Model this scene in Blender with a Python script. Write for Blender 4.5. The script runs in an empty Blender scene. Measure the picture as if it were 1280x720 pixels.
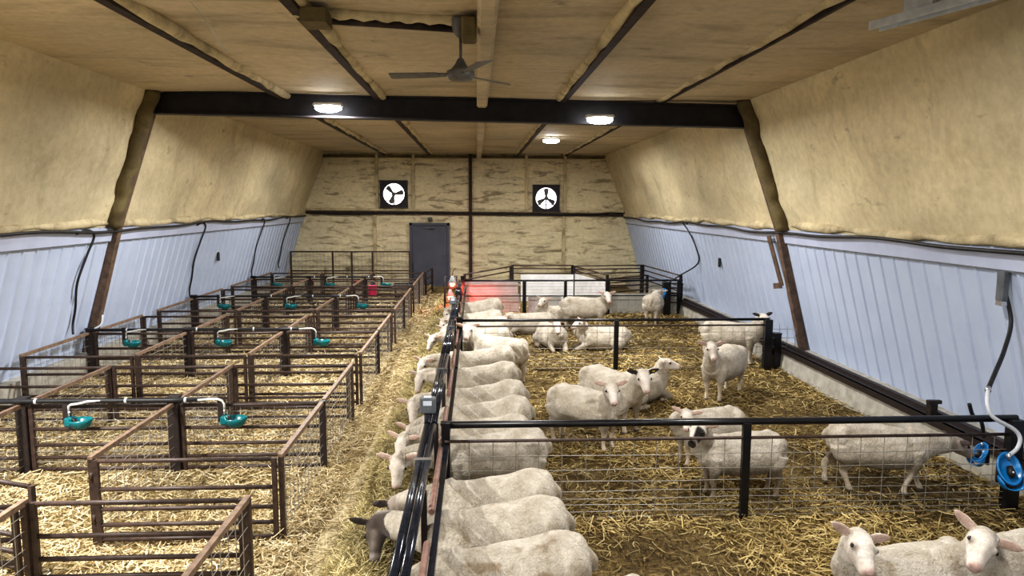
import bpy, math, random
import numpy as np
from mathutils import Vector, Matrix
random.seed(7); rng = np.random.default_rng(7)
SC = bpy.context.scene
COL = SC.collection
PI = math.pi

# ------------------------------------------------------------------ materials
def new_mat(name):
    m = bpy.data.materials.new(name); m.use_nodes = True
    nt = m.node_tree; nt.nodes.clear()
    out = nt.nodes.new('ShaderNodeOutputMaterial'); b = nt.nodes.new('ShaderNodeBsdfPrincipled')
    nt.links.new(b.outputs[0], out.inputs[0])
    return m, nt, b
def N(nt, t, **kw):
    n = nt.nodes.new(t)
    for k, v in kw.items():
        if k.startswith('i_'):
            n.inputs[k[2:].replace('_', ' ')].default_value = v
        else: setattr(n, k, v)
    return n
def coords(nt, scale=(1, 1, 1)):
    tc = N(nt, 'ShaderNodeTexCoord'); mp = N(nt, 'ShaderNodeMapping'); mp.inputs['Scale'].default_value = scale
    nt.links.new(tc.outputs['Object'], mp.inputs['Vector']); return mp.outputs[0]
def noise(nt, vec, scale, detail=6, rough=.55, dist=0):
    n = N(nt, 'ShaderNodeTexNoise'); n.inputs['Scale'].default_value = scale; n.inputs['Detail'].default_value = detail
    n.inputs['Roughness'].default_value = rough; n.inputs['Distortion'].default_value = dist
    nt.links.new(vec, n.inputs['Vector']); return n.outputs[0]
def ramp(nt, fac, stops):
    r = N(nt, 'ShaderNodeValToRGB'); e = r.color_ramp.elements
    while len(e) < len(stops): e.new(.5)
    for el, (p, c) in zip(e, stops): el.position = p; el.color = (c[0], c[1], c[2], 1) if len(c) == 3 else c
    nt.links.new(fac, r.inputs[0]); return r.outputs[0]
def mix(nt, fac, a, b, mode='MIX'):
    n = N(nt, 'ShaderNodeMix', data_type='RGBA', blend_type=mode)
    for sock, v in ((n.inputs[0], fac), (n.inputs[6], a), (n.inputs[7], b)):
        if hasattr(v, 'is_linked'): nt.links.new(v, sock)
        else: sock.default_value = v if isinstance(v, (int, float)) else ((*v, 1) if len(v) == 3 else v)
    return n.outputs[2]
def bump(nt, b, h, strength=.4, dist=.02):
    n = N(nt, 'ShaderNodeBump'); n.inputs['Strength'].default_value = strength; n.inputs['Distance'].default_value = dist
    nt.links.new(h, n.inputs['Height']); nt.links.new(n.outputs[0], b.inputs['Normal'])
def worn(name, c, c2=None, rough=.6, metal=0, scale=14, bstr=.15, spec=.4):
    m, nt, b = new_mat(name)
    v = coords(nt); n = noise(nt, v, scale)
    c2 = c2 or tuple(x * .6 for x in c)
    nt.links.new(ramp(nt, n, [(.35, c2), (.65, c)]), b.inputs['Base Color'])
    b.inputs['Roughness'].default_value = rough; b.inputs['Metallic'].default_value = metal
    b.inputs['Specular IOR Level'].default_value = spec
    if bstr: bump(nt, b, n, bstr, .004)
    return m
def emit(name, c, s):
    m, nt, b = new_mat(name)
    b.inputs['Base Color'].default_value = (*c, 1); b.inputs['Emission Color'].default_value = (*c, 1)
    b.inputs['Emission Strength'].default_value = s
    return m

def foam_mat(name, base, dirt, sc, streak, dirt_shade_pos=(.36, .52), bs=.8, bd=.08, big=(.85, 1.1)):
    m, nt, b = new_mat(name)
    v = coords(nt, sc)
    n1 = noise(nt, v, 1.0, 7, .6, .6)
    v2 = coords(nt, (.35, .35, .5)); n2 = noise(nt, v2, 1.0, 3)
    v3 = coords(nt); n3 = noise(nt, v3, 9, 6, .65)
    col = ramp(nt, n1, [(dirt_shade_pos[0], dirt), (dirt_shade_pos[1], base)])  # dark streaks mix dirt with shadow painted into the crevices
    col = mix(nt, streak, base, col)
    col = mix(nt, 1.0, col, ramp(nt, n2, [(.3, (big[0],) * 3), (.7, (big[1], big[1] * .985, big[1] * .95))]), 'MULTIPLY')
    col = mix(nt, 1.0, col, ramp(nt, n3, [(.3, (.86, .85, .82)), (.62, (1.05, 1.05, 1.05))]), 'MULTIPLY')
    # sparse soot specks
    v4 = coords(nt, (.8, .8, 1.6)); n4 = noise(nt, v4, 2.6, 5, .7)
    col = mix(nt, ramp(nt, n4, [(.62, (0, 0, 0)), (.74, (.7,) * 3)]), col, dirt)
    nt.links.new(col, b.inputs['Base Color'])
    b.inputs['Roughness'].default_value = .75; b.inputs['Specular IOR Level'].default_value = .2
    a = N(nt, 'ShaderNodeMath', operation='MULTIPLY_ADD'); nt.links.new(n3, a.inputs[0]); a.inputs[1].default_value = .15
    nt.links.new(n1, a.inputs[2]); bump(nt, b, a.outputs[0], bs, bd)
    return m

M = {}
FO = (.56, .42, .185)
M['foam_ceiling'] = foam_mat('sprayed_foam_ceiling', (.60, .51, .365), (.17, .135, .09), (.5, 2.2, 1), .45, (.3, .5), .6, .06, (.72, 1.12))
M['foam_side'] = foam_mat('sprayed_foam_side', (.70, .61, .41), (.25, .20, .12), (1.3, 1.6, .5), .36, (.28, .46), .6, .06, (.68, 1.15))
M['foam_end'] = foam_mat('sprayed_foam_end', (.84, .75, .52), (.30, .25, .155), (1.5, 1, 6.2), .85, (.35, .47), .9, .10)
M['foam_bead'] = foam_mat('sprayed_foam_bead', (.64, .55, .36), (.19, .15, .09), (2, 2, 2), .6, (.36, .55), .8, .05)
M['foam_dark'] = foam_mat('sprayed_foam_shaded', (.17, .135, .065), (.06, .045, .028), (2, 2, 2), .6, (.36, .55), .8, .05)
M['sheet'] = worn('white_sheet_metal', (.51, .585, .74), (.47, .54, .70), .45, 0, 2.5, 0, .4)
M['flash'] = worn('white_flashing', (.53, .58, .74), (.47, .52, .67), .5, 0, 3, 0)
M['concrete'] = worn('pale_concrete', (.46, .44, .39), (.30, .28, .23), .9, 0, 6, .5)
M['timber'] = worn('brown_timber', (.165, .105, .07), (.075, .048, .035), .7, 0, 9, .3)
M['timber_dark'] = worn('dark_timber', (.055, .035, .026), (.02, .014, .012), .75, 0, 9, .3)
M['beam'] = worn('dark_steel_beam', (.022, .018, .02), (.01, .008, .009), .55, 0, 6, .2)
M['rust'] = worn('brown_pipe', (.07, .042, .030), (.032, .021, .018), .5, .0, 22, .25)
M['rust_light'] = worn('tan_worn_tube', (.29, .20, .14), (.16, .11, .078), .55, .2, 15, .25)
M['pink_pipe'] = worn('rusty_rose_pipe', (.34, .20, .16), (.2, .115, .09), .55, .2, 15, .2)
M['black'] = worn('black_steel', (.010, .010, .012), (.006, .006, .007), .3, .0, 20, .1)
M['blackshine'] = worn('black_polished_tube', (.030, .034, .048), (.015, .017, .025), .14, .35, 20, .05)
M['post'] = worn('dark_square_tube', (.030, .020, .018), (.014, .010, .010), .5, .0, 18, .15)
M['wire'] = worn('galvanised_wire', (.42, .40, .36), (.24, .22, .19), .45, .5, 30, 0)
M['galv'] = worn('galvanised_steel', (.62, .65, .68), (.46, .49, .52), .4, .0, 9, .1)
M['rubber'] = worn('black_rubber', (.018, .018, .02), (.01, .01, .011), .5, 0, 10, 0)
M['teal'] = worn('teal_enamel', (.004, .17, .19), (.003, .10, .12), .25, 0, 7, 0, .5)
M['blue'] = worn('blue_enamel', (.01, .23, .55), (.006, .15, .4), .25, 0, 7, 0, .5)
M['hosewhite'] = worn('pale_hose', (.72, .71, .66), (.5, .49, .45), .45, 0, 10, 0)
M['chrome'] = worn('chrome', (.7, .7, .7), (.5, .5, .5), .2, .9, 10, 0)
M['water'] = worn('water', (.08, .3, .32), (.06, .26, .28), .05, 0, 3, 0, .6)
M['door'] = worn('slate_door_paint', (.085, .095, .125), (.065, .073, .098), .5, 0, 2, .05)
M['white_board'] = worn('white_board', (.72, .72, .74), (.58, .58, .59), .6, 0, 4, .05)
M['grey_board'] = worn('grey_board', (.62, .62, .58), (.48, .48, .45), .8, 0, 5, .2)
M['grey_box'] = worn('grey_plastic', (.13, .14, .15), (.08, .09, .10), .5, 0, 9, .05)
M['label'] = worn('pale_label', (.62, .68, .75), (.55, .6, .68), .5, 0, 5, 0)
M['pink'] = worn('pink_plastic', (.95, .06, .30), (.85, .05, .24), .4, 0, 4, 0)
M['darkred'] = worn('dark_red_plastic', (.20, .012, .03), (.12, .01, .02), .5, 0, 4, 0)
M['led'] = emit('led_diffuser', (.88, .92, 1.0), 30)
M['daylight'] = emit('daylit_louvre', (.95, .93, 1.0), 2.6)
M['redbulb'] = emit('red_bulb', (1.0, .10, .06), 14)
M['fan_dark'] = worn('fan_housing', (.045, .036, .042), (.025, .02, .024), .6, .2, 9, .1)
M['fan_grey'] = worn('grey_fan_paint', (.16, .155, .145), (.10, .095, .09), .5, .2, 9, .1)
M['eye'] = worn('eye', (.012, .009, .008), (.008, .006, .005), .12, 0, 5, 0, .6)
M['tag'] = worn('yellow_tag', (.75, .6, .05), (.6, .45, .04), .4, 0, 5, 0)
M['tagw'] = worn('pale_tag', (.75, .72, .62), (.6, .58, .5), .4, 0, 5, 0)

def vcol_mat(name, rough=.85, wool=False):
    m, nt, b = new_mat(name)
    at = N(nt, 'ShaderNodeAttribute', attribute_name='Col')
    col = at.outputs['Color']
    if wool:
        v = coords(nt); n = noise(nt, v, 7, 5, .6); nf = noise(nt, v, 75, 4, .7); nm = noise(nt, coords(nt, (1, 1, .55)), 26, 5, .65, 1.2)
        col = mix(nt, 1.0, col, ramp(nt, n, [(.33, (.72, .69, .63)), (.60, (1.04, 1.04, 1.04))]), 'MULTIPLY')
        col = mix(nt, 1.0, col, ramp(nt, nf, [(.36, (.84, .83, .81)), (.58, (1.04, 1.04, 1.04))]), 'MULTIPLY')
        a = N(nt, 'ShaderNodeMath', operation='MULTIPLY_ADD'); nt.links.new(nf, a.inputs[0]); a.inputs[1].default_value = .22
        nt.links.new(nm, a.inputs[2]); 
        g = N(nt, 'ShaderNodeMath', operation='MULTIPLY'); nt.links.new(a.outputs[0], g.inputs[0]); nt.links.new(at.outputs['Alpha'], g.inputs[1])
        bump(nt, b, g.outputs[0], .9, .03)
        b.inputs['Sheen Weight'].default_value = .15
    nt.links.new(col, b.inputs['Base Color'])
    b.inputs['Roughness'].default_value = rough; b.inputs['Specular IOR Level'].default_value = .2
    return m
M['wool'] = vcol_mat('shorn_wool', .9, True)
M['straw'] = vcol_mat('straw_stalks', .7)

def ground_mat(name, stops, sc=(9, 9, 9)):
    m, nt, b = new_mat(name)
    v = coords(nt, (1, 1, 1))
    big = noise(nt, v, .55, 4, .6); n = noise(nt, coords(nt, (9, 3, 3)), 3.2, 8, .7, 1.5); n2 = noise(nt, coords(nt, (3, 9, 3)), 3.0, 8, .7, 1.5)
    mx = N(nt, 'ShaderNodeMath', operation='MAXIMUM'); nt.links.new(n, mx.inputs[0]); nt.links.new(n2, mx.inputs[1])
    col = ramp(nt, mx.outputs[0], stops)
    col = mix(nt, 1.0, col, ramp(nt, big, [(.35, (.5, .47, .42)), (.6, (1.05, 1.05, 1.0))]), 'MULTIPLY')
    nt.links.new(col, b.inputs['Base Color']); b.inputs['Roughness'].default_value = .9; b.inputs['Specular IOR Level'].default_value = .15
    bump(nt, b, mx.outputs[0], .8, .03)
    return m
M['ground'] = ground_mat('bedded_ground', [(.44, (.075, .052, .023)), (.53, (.25, .185, .08)), (.64, (.55, .43, .21))])
M['hay'] = ground_mat('hay_mass', [(.42, (.09, .07, .03)), (.52, (.32, .26, .12)), (.64, (.58, .48, .25))])

# ------------------------------------------------------------------ mesh builder
class MB:
    def __init__(s): s.v = []; s.f = []; s.sm = []
    def _add(s, vs, fs, smooth=False):
        b = len(s.v); s.v += [tuple(p) for p in vs]; s.f += [tuple(b + i for i in f) for f in fs]; s.sm += [smooth] * len(fs); return s
    def box(s, c, d, rz=0, mat=None, bev=0):
        x, y, z = (q / 2 for q in d)
        if bev:
            e = bev; P = []
            for sx in (-1, 1):
                for sy in (-1, 1):
                    for sz in (-1, 1):
                        P += [(sx * x, sy * (y - e), sz * (z - e)), (sx * (x - e), sy * y, sz * (z - e)), (sx * (x - e), sy * (y - e), sz * z)]
            import bmesh
            bm = bmesh.new()
            for p in P: bm.verts.new(p)
            r = bmesh.ops.convex_hull(bm, input=bm.verts[:]); bm.verts.index_update()
            vs = [v.co.copy() for v in bm.verts]; fs = [[v.index for v in f.verts] for f in bm.faces]; bm.free()
        else:
            vs = [Vector((i, j, k)) for i in (-x, x) for j in (-y, y) for k in (-z, z)]
            fs = [(0, 1, 3, 2), (4, 6, 7, 5), (0, 4, 5, 1), (2, 3, 7, 6), (0, 2, 6, 4), (1, 5, 7, 3)]
        R = mat or Matrix.Rotation(rz, 3, 'Z'); C = Vector(c)
        return s._add([R @ Vector(p) + C for p in vs], fs)
    def bar(s, p0, p1, w, h, up=(0, 0, 1)):
        p0, p1 = Vector(p0), Vector(p1); t = (p1 - p0); L = t.length; t.normalize()
        u = Vector(up); 
        if abs(t.dot(u)) > .98: u = Vector((0, 1, 0))
        sd = t.cross(u).normalized(); u = sd.cross(t)
        vs = []
        for p in (p0, p1):
            for a, b in ((-1, -1), (1, -1), (1, 1), (-1, 1)): vs.append(p + sd * a * w / 2 + u * b * h / 2)
        return s._add(vs, [(3, 2, 1, 0), (4, 5, 6, 7), (0, 1, 5, 4), (1, 2, 6, 5), (2, 3, 7, 6), (3, 0, 4, 7)])
    def tube(s, pts, r, n=8, cap=True):
        pts = [Vector(p) for p in pts]; rs = r if isinstance(r, (list, tuple)) else [r] * len(pts)
        vs = []; nrm = None
        for i, p in enumerate(pts):
            t = (pts[min(i + 1, len(pts) - 1)] - pts[max(i - 1, 0)]).normalized()
            if nrm is None:
                nrm = t.cross(Vector((0, 0, 1)))
                if nrm.length < .05: nrm = t.cross(Vector((0, 1, 0)))
            else: nrm = nrm - t * nrm.dot(t)
            nrm.normalize(); bn = t.cross(nrm)
            for k in range(n):
                a = 2 * PI * k / n; vs.append(p + (nrm * math.cos(a) + bn * math.sin(a)) * rs[i])
        fs = [(i * n + k, i * n + (k + 1) % n, (i + 1) * n + (k + 1) % n, (i + 1) * n + k) for i in range(len(pts) - 1) for k in range(n)]
        s._add(vs, fs, True)
        if cap:
            b = len(s.v) - len(vs)
            s.f += [tuple(b + k for k in range(n))[::-1], tuple(b + (len(pts) - 1) * n + k for k in range(n))]; s.sm += [False, False]
        return s
    def lathe(s, c, prof, n=20, axis=(0, 0, 1), smooth=True):
        ax = Vector(axis).normalized(); a = ax.cross(Vector((0, 0, 1)))
        if a.length < .05: a = Vector((1, 0, 0))
        a.normalize(); b = ax.cross(a); c = Vector(c); vs = []
        for r, z in prof:
            for k in range(n):
                t = 2 * PI * k / n; vs.append(c + ax * z + (a * math.cos(t) + b * math.sin(t)) * r)
        fs = [(i * n + k, i * n + (k + 1) % n, (i + 1) * n + (k + 1) % n, (i + 1) * n + k) for i in range(len(prof) - 1) for k in range(n)]
        return s._add(vs, fs, smooth)
    def ball(s, c, r, n=12, sc=(1, 1, 1)):
        prof = []
        vs = []; c = Vector(c); m = n // 2
        for i in range(m + 1):
            ph = PI * i / m
            for k in range(n):
                t = 2 * PI * k / n; vs.append(c + Vector((math.sin(ph) * math.cos(t) * sc[0], math.sin(ph) * math.sin(t) * sc[1], math.cos(ph) * sc[2])) * r)
        fs = [(i * n + k, (i + 1) * n + k, (i + 1) * n + (k + 1) % n, i * n + (k + 1) % n) for i in range(m) for k in range(n)]
        return s._add(vs, fs, True)
    def quad(s, *p): return s._add(p, [tuple(range(len(p)))])
    def build(s, name, mat, parent=None):
        o0 = Vector(parent.get('_o', (0, 0, 0))) if parent is not None else Vector((0, 0, 0))
        me = bpy.data.meshes.new(name); me.from_pydata([Vector(p) - o0 for p in s.v], [], s.f)
        me.polygons.foreach_set('use_smooth', s.sm); me.update(); me.materials.append(M[mat] if isinstance(mat, str) else mat)
        o = bpy.data.objects.new(name, me); COL.objects.link(o)
        if parent is not None: o.parent = parent; o['_o'] = tuple(o0)
        return o

def tag(o, label, cat, group=None):
    o['label'] = label; o['category'] = cat
    if group: o['group'] = group
    return o
def thing(name, loc, label, cat, group=None, rz=0):
    o = bpy.data.objects.new(name, None); COL.objects.link(o); o.location = loc; o.rotation_euler.z = rz
    o.empty_display_size = .2
    return tag(o, label, cat, group)
def wthing(name, loc, label, cat, group=None):       # parts given in world coordinates
    o = thing(name, loc, label, cat, group); o['_o'] = tuple(loc); return o
def struct(name, mb, mat, parent=None):
    o = mb.build(name, mat, parent)
    if parent is None: o['kind'] = 'structure'
    return o
def copy_tree(o, parent=None):
    c = o.copy(); COL.objects.link(c)
    if parent is not None: c.parent = parent
    for ch in list(o.children): copy_tree(ch, c)
    return c
used = {}
def place(proto, loc, rz, label, group=None, scale=None):
    o = proto if proto.name not in used else copy_tree(proto)
    used[proto.name] = 1
    o.location = loc; o.rotation_euler.z = rz; o['label'] = label
    if group: o['group'] = group
    return o
ORD = ['first', 'second', 'third', 'fourth', 'fifth', 'sixth', 'seventh', 'eighth', 'ninth', 'tenth']

# ------------------------------------------------------------------ building shell
Y0, Y1 = -3.0, 24.6
# cross-section: (X, Z)
LC, LM, LB, LF = (-5.10, 4.55), (-5.84, 2.42), (-6.45, .38), (-6.50, -.05)
RC, RM, RB, RF = (4.42, 4.50), (5.18, 2.40), (5.74, .32), (5.80, -.05)
def wobble_strip(a, b, na, ny, amp, nsign):
    """foam sheet between section points a and b along Y, gently lumpy"""
    mb = MB(); ax, az = a; bx, bz = b; L = math.hypot(bx - ax, bz - az); nx, nz = -(bz - az) / L * nsign, (bx - ax) / L * nsign
    vs = []
    for j in range(ny + 1):
        y = Y0 + (Y1 - Y0) * j / ny
        for i in range(na + 1):
            t = i / na; edge = min(1, 6 * t, 6 * (1 - t))
            d = amp * edge * (math.sin(y * 1.7 + t * 5) * .5 + math.sin(y * 3.9 - t * 9 + 1) * .3 + math.sin(y * .6 + t * 14) * .4)
            vs.append((ax + (bx - ax) * t + nx * d, y, az + (bz - az) * t + nz * d))
    fs = [(j * (na + 1) + i, j * (na + 1) + i + 1, (j + 1) * (na + 1) + i + 1, (j + 1) * (na + 1) + i) for j in range(ny) for i in range(na)]
    mb._add(vs, fs, True); return mb
struct('ceiling', wobble_strip(LC, RC, 40, 90, .03, 1), 'foam_ceiling')
struct('wall_left_upper', wobble_strip(LM, LC, 12, 120, .045, -1), 'foam_side')
struct('wall_right_upper', wobble_strip(RC, RM, 12, 120, .045, 1), 'foam_side')

def corrugated(top, bot, sgn):
    # ribs run up the slope, one every 0.3 m
    mb = MB(); tx, tz = top; bx, bz = bot; L = math.hypot(tx - bx, tz - bz); nx, nz = (tz - bz) / L * sgn, -(tx - bx) / L * sgn
    prof = []; y = Y0
    while y < Y1 - .31:
        prof += [(y, 0), (y + .245, 0), (y + .262, .02), (y + .285, .02)]; y += .30
    prof.append((Y1, 0)); vs = []
    for (y, d) in prof:
        vs.append((bx + nx * d, y, bz + nz * d)); vs.append((tx + nx * d, y, tz + nz * d))
    fs = [(2 * i, 2 * i + 1, 2 * i + 3, 2 * i + 2) for i in range(len(prof) - 1)]
    return mb._add(vs, fs)
def lerp(a, b, t): return tuple(x + (y - x) * t for x, y in zip(a, b))
struct('wall_left_lower', corrugated(LM, LB, 1), 'sheet')
struct('wall_right_lower', corrugated(RM, RB, -1), 'sheet')
# flashing strips above the sheets
def strip(a, b, off, sgn):
    tx, tz = a; bx, bz = b; L = math.hypot(tx - bx, tz - bz); nx, nz = (tz - bz) / L * sgn, -(tx - bx) / L * sgn
    mb = MB(); P = [(tx + nx * off, tz + nz * off), (bx + nx * off, bz + nz * off), (bx + nx * .004, bz + nz * .004)]
    vs = [(x, y, z) for y in (Y0, Y1) for x, z in P]
    return mb._add(vs, [(0, 1, 4, 3), (1, 2, 5, 4)])
struct('trim_1', strip(LM, lerp(LM, LB, .105), .036, 1), 'flash')
struct('trim_2', strip(RM, lerp(RM, RB, .105), .036, -1), 'flash')
# thin dark strip under each flashing
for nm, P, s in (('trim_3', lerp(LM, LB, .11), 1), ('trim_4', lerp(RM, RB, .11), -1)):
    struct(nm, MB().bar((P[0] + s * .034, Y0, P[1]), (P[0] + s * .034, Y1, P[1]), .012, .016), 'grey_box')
# foam bead that overhangs the sheet
def bead(P, s, name):
    pts, rs = [], []
    for j in range(140):
        y = Y0 + (Y1 - Y0) * j / 139
        pts.append((P[0] + s * .01 + .012 * math.sin(y * 2.3), y, P[1] + .06 + .02 * math.sin(y * 1.3) + .012 * math.sin(y * 4.1))); rs.append(.062 + .02 * math.sin(y * 3.1) + .012 * math.sin(y * 7))
    struct(name, MB().tube(pts, rs, 10), 'foam_bead')
bead(LM, 1, 'trim_5'); bead(RM, -1, 'trim_6')
# concrete curbs
mb = MB(); mb.box(((LF[0] - 6.26) / 2, (Y0 + Y1) / 2, .16), (abs(LF[0] + 6.26), Y1 - Y0, .44)); struct('baseboard_left', mb, 'concrete')
mb = MB(); x0, x1 = 5.26, 5.80
mb._add([(x, y, z) for y in (Y0, Y1) for x, z in ((x0 - .06, -.05), (x0, .30), (x1, .34), (x1, -.05))], [(0, 1, 5, 4), (1, 2, 6, 5), (0, 3, 2, 1), (4, 5, 6, 7), (2, 3, 7, 6)])
struct('baseboard_right', mb, 'concrete')
mb = MB(); mb.box((5.23, (Y0 + 17.9) / 2, .345), (.05, 17.9 - Y0, .08)); mb.box((5.31, (Y0 + 17.9) / 2, .375), (.20, 17.9 - Y0, .02)); mb.box((5.37, (Y0 + 17.9) / 2, .40), (.07, 17.9 - Y0, .06)); struct('trim_7', mb, 'post')
# floor (gently uneven)
def floor_z(x, y): return .012 * (math.sin(x * 1.9 + y * .7) + math.sin(y * 2.3 - x * 1.1)) - .012
mb = MB(); nx, ny = 90, 190; vs = []
for j in range(ny + 1):
    for i in range(nx + 1):
        x = -6.6 + 12.5 * i / nx; y = Y0 + (Y1 - Y0) * j / ny; vs.append((x, y, floor_z(x, y)))
mb._add(vs, [(j * (nx + 1) + i, j * (nx + 1) + i + 1, (j + 1) * (nx + 1) + i + 1, (j + 1) * (nx + 1) + i) for j in range(ny) for i in range(nx)], True)
struct('floor', mb, 'ground')
M['dung'] = ground_mat('soiled_bedding', [(.44, (.045, .03, .014)), (.55, (.16, .11, .045)), (.68, (.42, .31, .13))])
mb = MB(); nx, ny = 50, 120; vs = []
for j in range(ny + 1):
    for i in range(nx + 1):
        x = -.32 + 5.55 * i / nx; y = Y0 + (18.1 - Y0) * j / ny; vs.append((x, y, floor_z(x, y) + .004 + .012 * (math.sin(x * 5.1 + y * 3.3) * math.sin(y * 4.7 - x * 2.9) + 1)))
mb._add(vs, [(j * (nx + 1) + i, j * (nx + 1) + i + 1, (j + 1) * (nx + 1) + i + 1, (j + 1) * (nx + 1) + i) for j in range(ny) for i in range(nx)], True)
o = tag(mb.build('soiled_bedding', 'dung'), 'brown trodden bedding mat under the sheep', 'bedding'); o['kind'] = 'stuff'
# end wall: polygon with a real grid so the foam can be lumpy
def xl(z): 
    P = [LF, LB, LM, LC]
    for a, b in zip(P, P[1:]):
        if z <= b[1]: return a[0] + (b[0] - a[0]) * (z - a[1]) / (b[1] - a[1])
    return LC[0]
def xr(z):
    P = [RF, RB, RM, RC]
    for a, b in zip(P, P[1:]):
        if z <= b[1]: return a[0] + (b[0] - a[0]) * (z - a[1]) / (b[1] - a[1])
    return RC[0]
mb = MB(); vs = []; nx, nz = 160, 90
for j in range(nz + 1):
    z = -.05 + 4.62 * j / nz
    for i in range(nx + 1):
        a, b = xl(min(z, 4.5)) - .12, xr(min(z, 4.5)) + .12; x = a + (b - a) * i / nx
        d = .035 * math.sin(z * 17 + 2.2 * math.sin(x * 1.3) + 1.3 * math.sin(x * 3.1 + z)) + .02 * math.sin(x * 5 + z * 9)
        vs.append((x, Y1 - .03 - max(0, d), z))
mb._add(vs, [(j * (nx + 1) + i, j * (nx + 1) + i + 1, (j + 1) * (nx + 1) + i + 1, (j + 1) * (nx + 1) + i) for j in range(nz) for i in range(nx)], True)
struct('wall_back', mb, 'foam_end')
YE = Y1 - .1
k = 8
for X in (-3.45, 3.02):
    struct('trim_%d' % k, MB().bar((X, YE, 0), (X, YE, 2.46), .10, .08, (0, 1, 0)), 'foam_bead'); k += 1
for X in (-3.35, -2.12, 1.72, 3.05):
    struct('trim_%d' % k, MB().bar((X, YE, 2.6), (X, YE, 4.5), .09, .08, (0, 1, 0)), 'foam_bead'); k += 1
struct('trim_%d' % k, MB().bar((-.19, YE - .03, 0), (-.19, YE - .03, 4.5), .11, .12, (0, 1, 0)), 'timber_dark'); k += 1
struct('trim_%d' % k, MB().bar((-5.75, YE - .02, 2.53), (5.1, YE - .02, 2.46), .07, .10, (0, 0, 1)), 'timber_dark'); k += 1
struct('trim_%d' % k, MB().bar((-5.7, YE - .03, 2.64), (5.1, YE - .03, 2.57), .06, .07, (0, 0, 1)), 'foam_bead'); k += 1
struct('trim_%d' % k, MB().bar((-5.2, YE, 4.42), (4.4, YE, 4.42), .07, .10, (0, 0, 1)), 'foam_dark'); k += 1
# ceiling purlins, ridge and cross pipe
for X, ym, w in ((-3.08, 24.5, .10), (-1.56, 24.5, .10), (1.42, 24.5, .09), (3.06, 24.5, .035)):
    mb = MB(); mb.bar((X, Y0, 4.50), (X, ym, 4.50), w, .09); struct('trim_%d' % k, mb, 'timber_dark'); k += 1
    # foam that has crept up against one flank of the purlin
    sgn = 1 if X < 0 else -1
    pts = [(X + sgn * .07, Y0 + (ym - Y0) * j / 80, 4.53) for j in range(81)]
    struct('trim_%d' % k, MB().tube(pts, [.065 + .012 * math.sin(j * 1.1) + .01 * math.sin(j * 2.7) for j in range(81)], 8), 'foam_bead'); k += 1
struct('trim_%d' % k, MB().box((.10, (Y0 + Y1) / 2, 4.46), (.17, Y1 - Y0, .20), bev=.03), 'foam_ceiling'); k += 1
mb = MB(); mb.tube([(-1.56, 6.72, 4.46), (-.05, 6.95, 4.44)], .035, 8); struct('trim_%d' % k, mb, 'timber_dark'); k += 1
pts = [(-1.65 + 1.6 * j / 30, 6.62 + .23 * j / 30, 4.50) for j in range(31)]
struct('trim_%d' % k, MB().tube(pts, [.05 + .012 * math.sin(j * 1.7) for j in range(31)], 8), 'foam_bead'); k += 1
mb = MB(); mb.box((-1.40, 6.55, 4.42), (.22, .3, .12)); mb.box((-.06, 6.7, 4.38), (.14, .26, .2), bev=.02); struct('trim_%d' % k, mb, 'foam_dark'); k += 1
# dark beam across the frame (I section) and frame legs
mb = MB(); A, B = Vector((-5.12, 11.8, 4.40)), Vector((4.60, 11.8, 4.26))
mb.bar(A, B, .04, .34); mb.bar(A + Vector((0, 0, .17)), B + Vector((0, 0, .17)), .2, .03); mb.bar(A - Vector((0, 0, .17)), B - Vector((0, 0, .17)), .2, .03)
struct('trim_%d' % k, mb, 'beam'); k += 1
for nm, C, Md, B, s in (('l', LC, LM, LB, 1), ('r', RC, RM, RB, -1)):
    n_ = Vector((Md[1] - B[1], 0, -(Md[0] - B[0]))).normalized() * s * 1
    n_ = Vector((abs(n_.x) * s, 0, abs(n_.z) * -1 * 0 + .0)).normalized()
    o = n_ * .05
    mb = MB()
    mb.bar(Vector((C[0], 11.8, C[1])) + o, Vector((Md[0], 11.8, Md[1])) + o, .13, .12, n_)
    mb.bar(Vector((Md[0], 11.8, Md[1])) + o, Vector((B[0], 11.8, B[1] - .15)) + o, .13, .12, n_)
    struct('trim_%d' % k, mb, 'timber'); k += 1
    # foam packed against the camera-facing flank of the upper leg
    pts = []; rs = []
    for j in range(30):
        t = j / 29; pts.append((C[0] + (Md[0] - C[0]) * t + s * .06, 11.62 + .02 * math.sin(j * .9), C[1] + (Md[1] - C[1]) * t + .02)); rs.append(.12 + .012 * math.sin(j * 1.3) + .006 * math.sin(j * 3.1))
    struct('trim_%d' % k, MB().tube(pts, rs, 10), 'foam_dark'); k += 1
# another frame at the camera end keeps the shell plausible behind the view
# door
d = wthing('door_1', (-1.59, YE - .05, 0), '', ''); del d['label']; del d['category']; d['kind'] = 'structure'
mb = MB(); mb.box((-1.59, YE - .05, 1.05), (1.20, .05, 2.06), bev=.008); leaf = mb.build('door_leaf', 'door', d)
mb = MB(); mb.box((-2.23, YE - .06, 1.08), (.08, .12, 2.2)); mb.box((-.95, YE - .06, 1.08), (.08, .12, 2.2)); mb.box((-1.59, YE - .06, 2.14), (1.36, .12, .08)); mb.box((-1.59, YE - .08, .03), (1.3, .1, .06)); mb.build('door_frame', 'door', d)
mb = MB(); mb.lathe((-1.08, YE - .075, 1.08), [(.0, .075), (.03, .07), (.034, .05), (.016, .035), (.016, .0)], 12, (0, -1, 0)); mb.build('door_handle', 'chrome', leaf)
mb = MB(); mb.box((-1.6, YE - .11, 2.01), (.34, .07, .05)); mb.bar((-1.62, YE - .14, 2.0), (-1.45, YE - .22, 2.0), .03, .015); mb.build('door_closer', 'grey_box', d)
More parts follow.
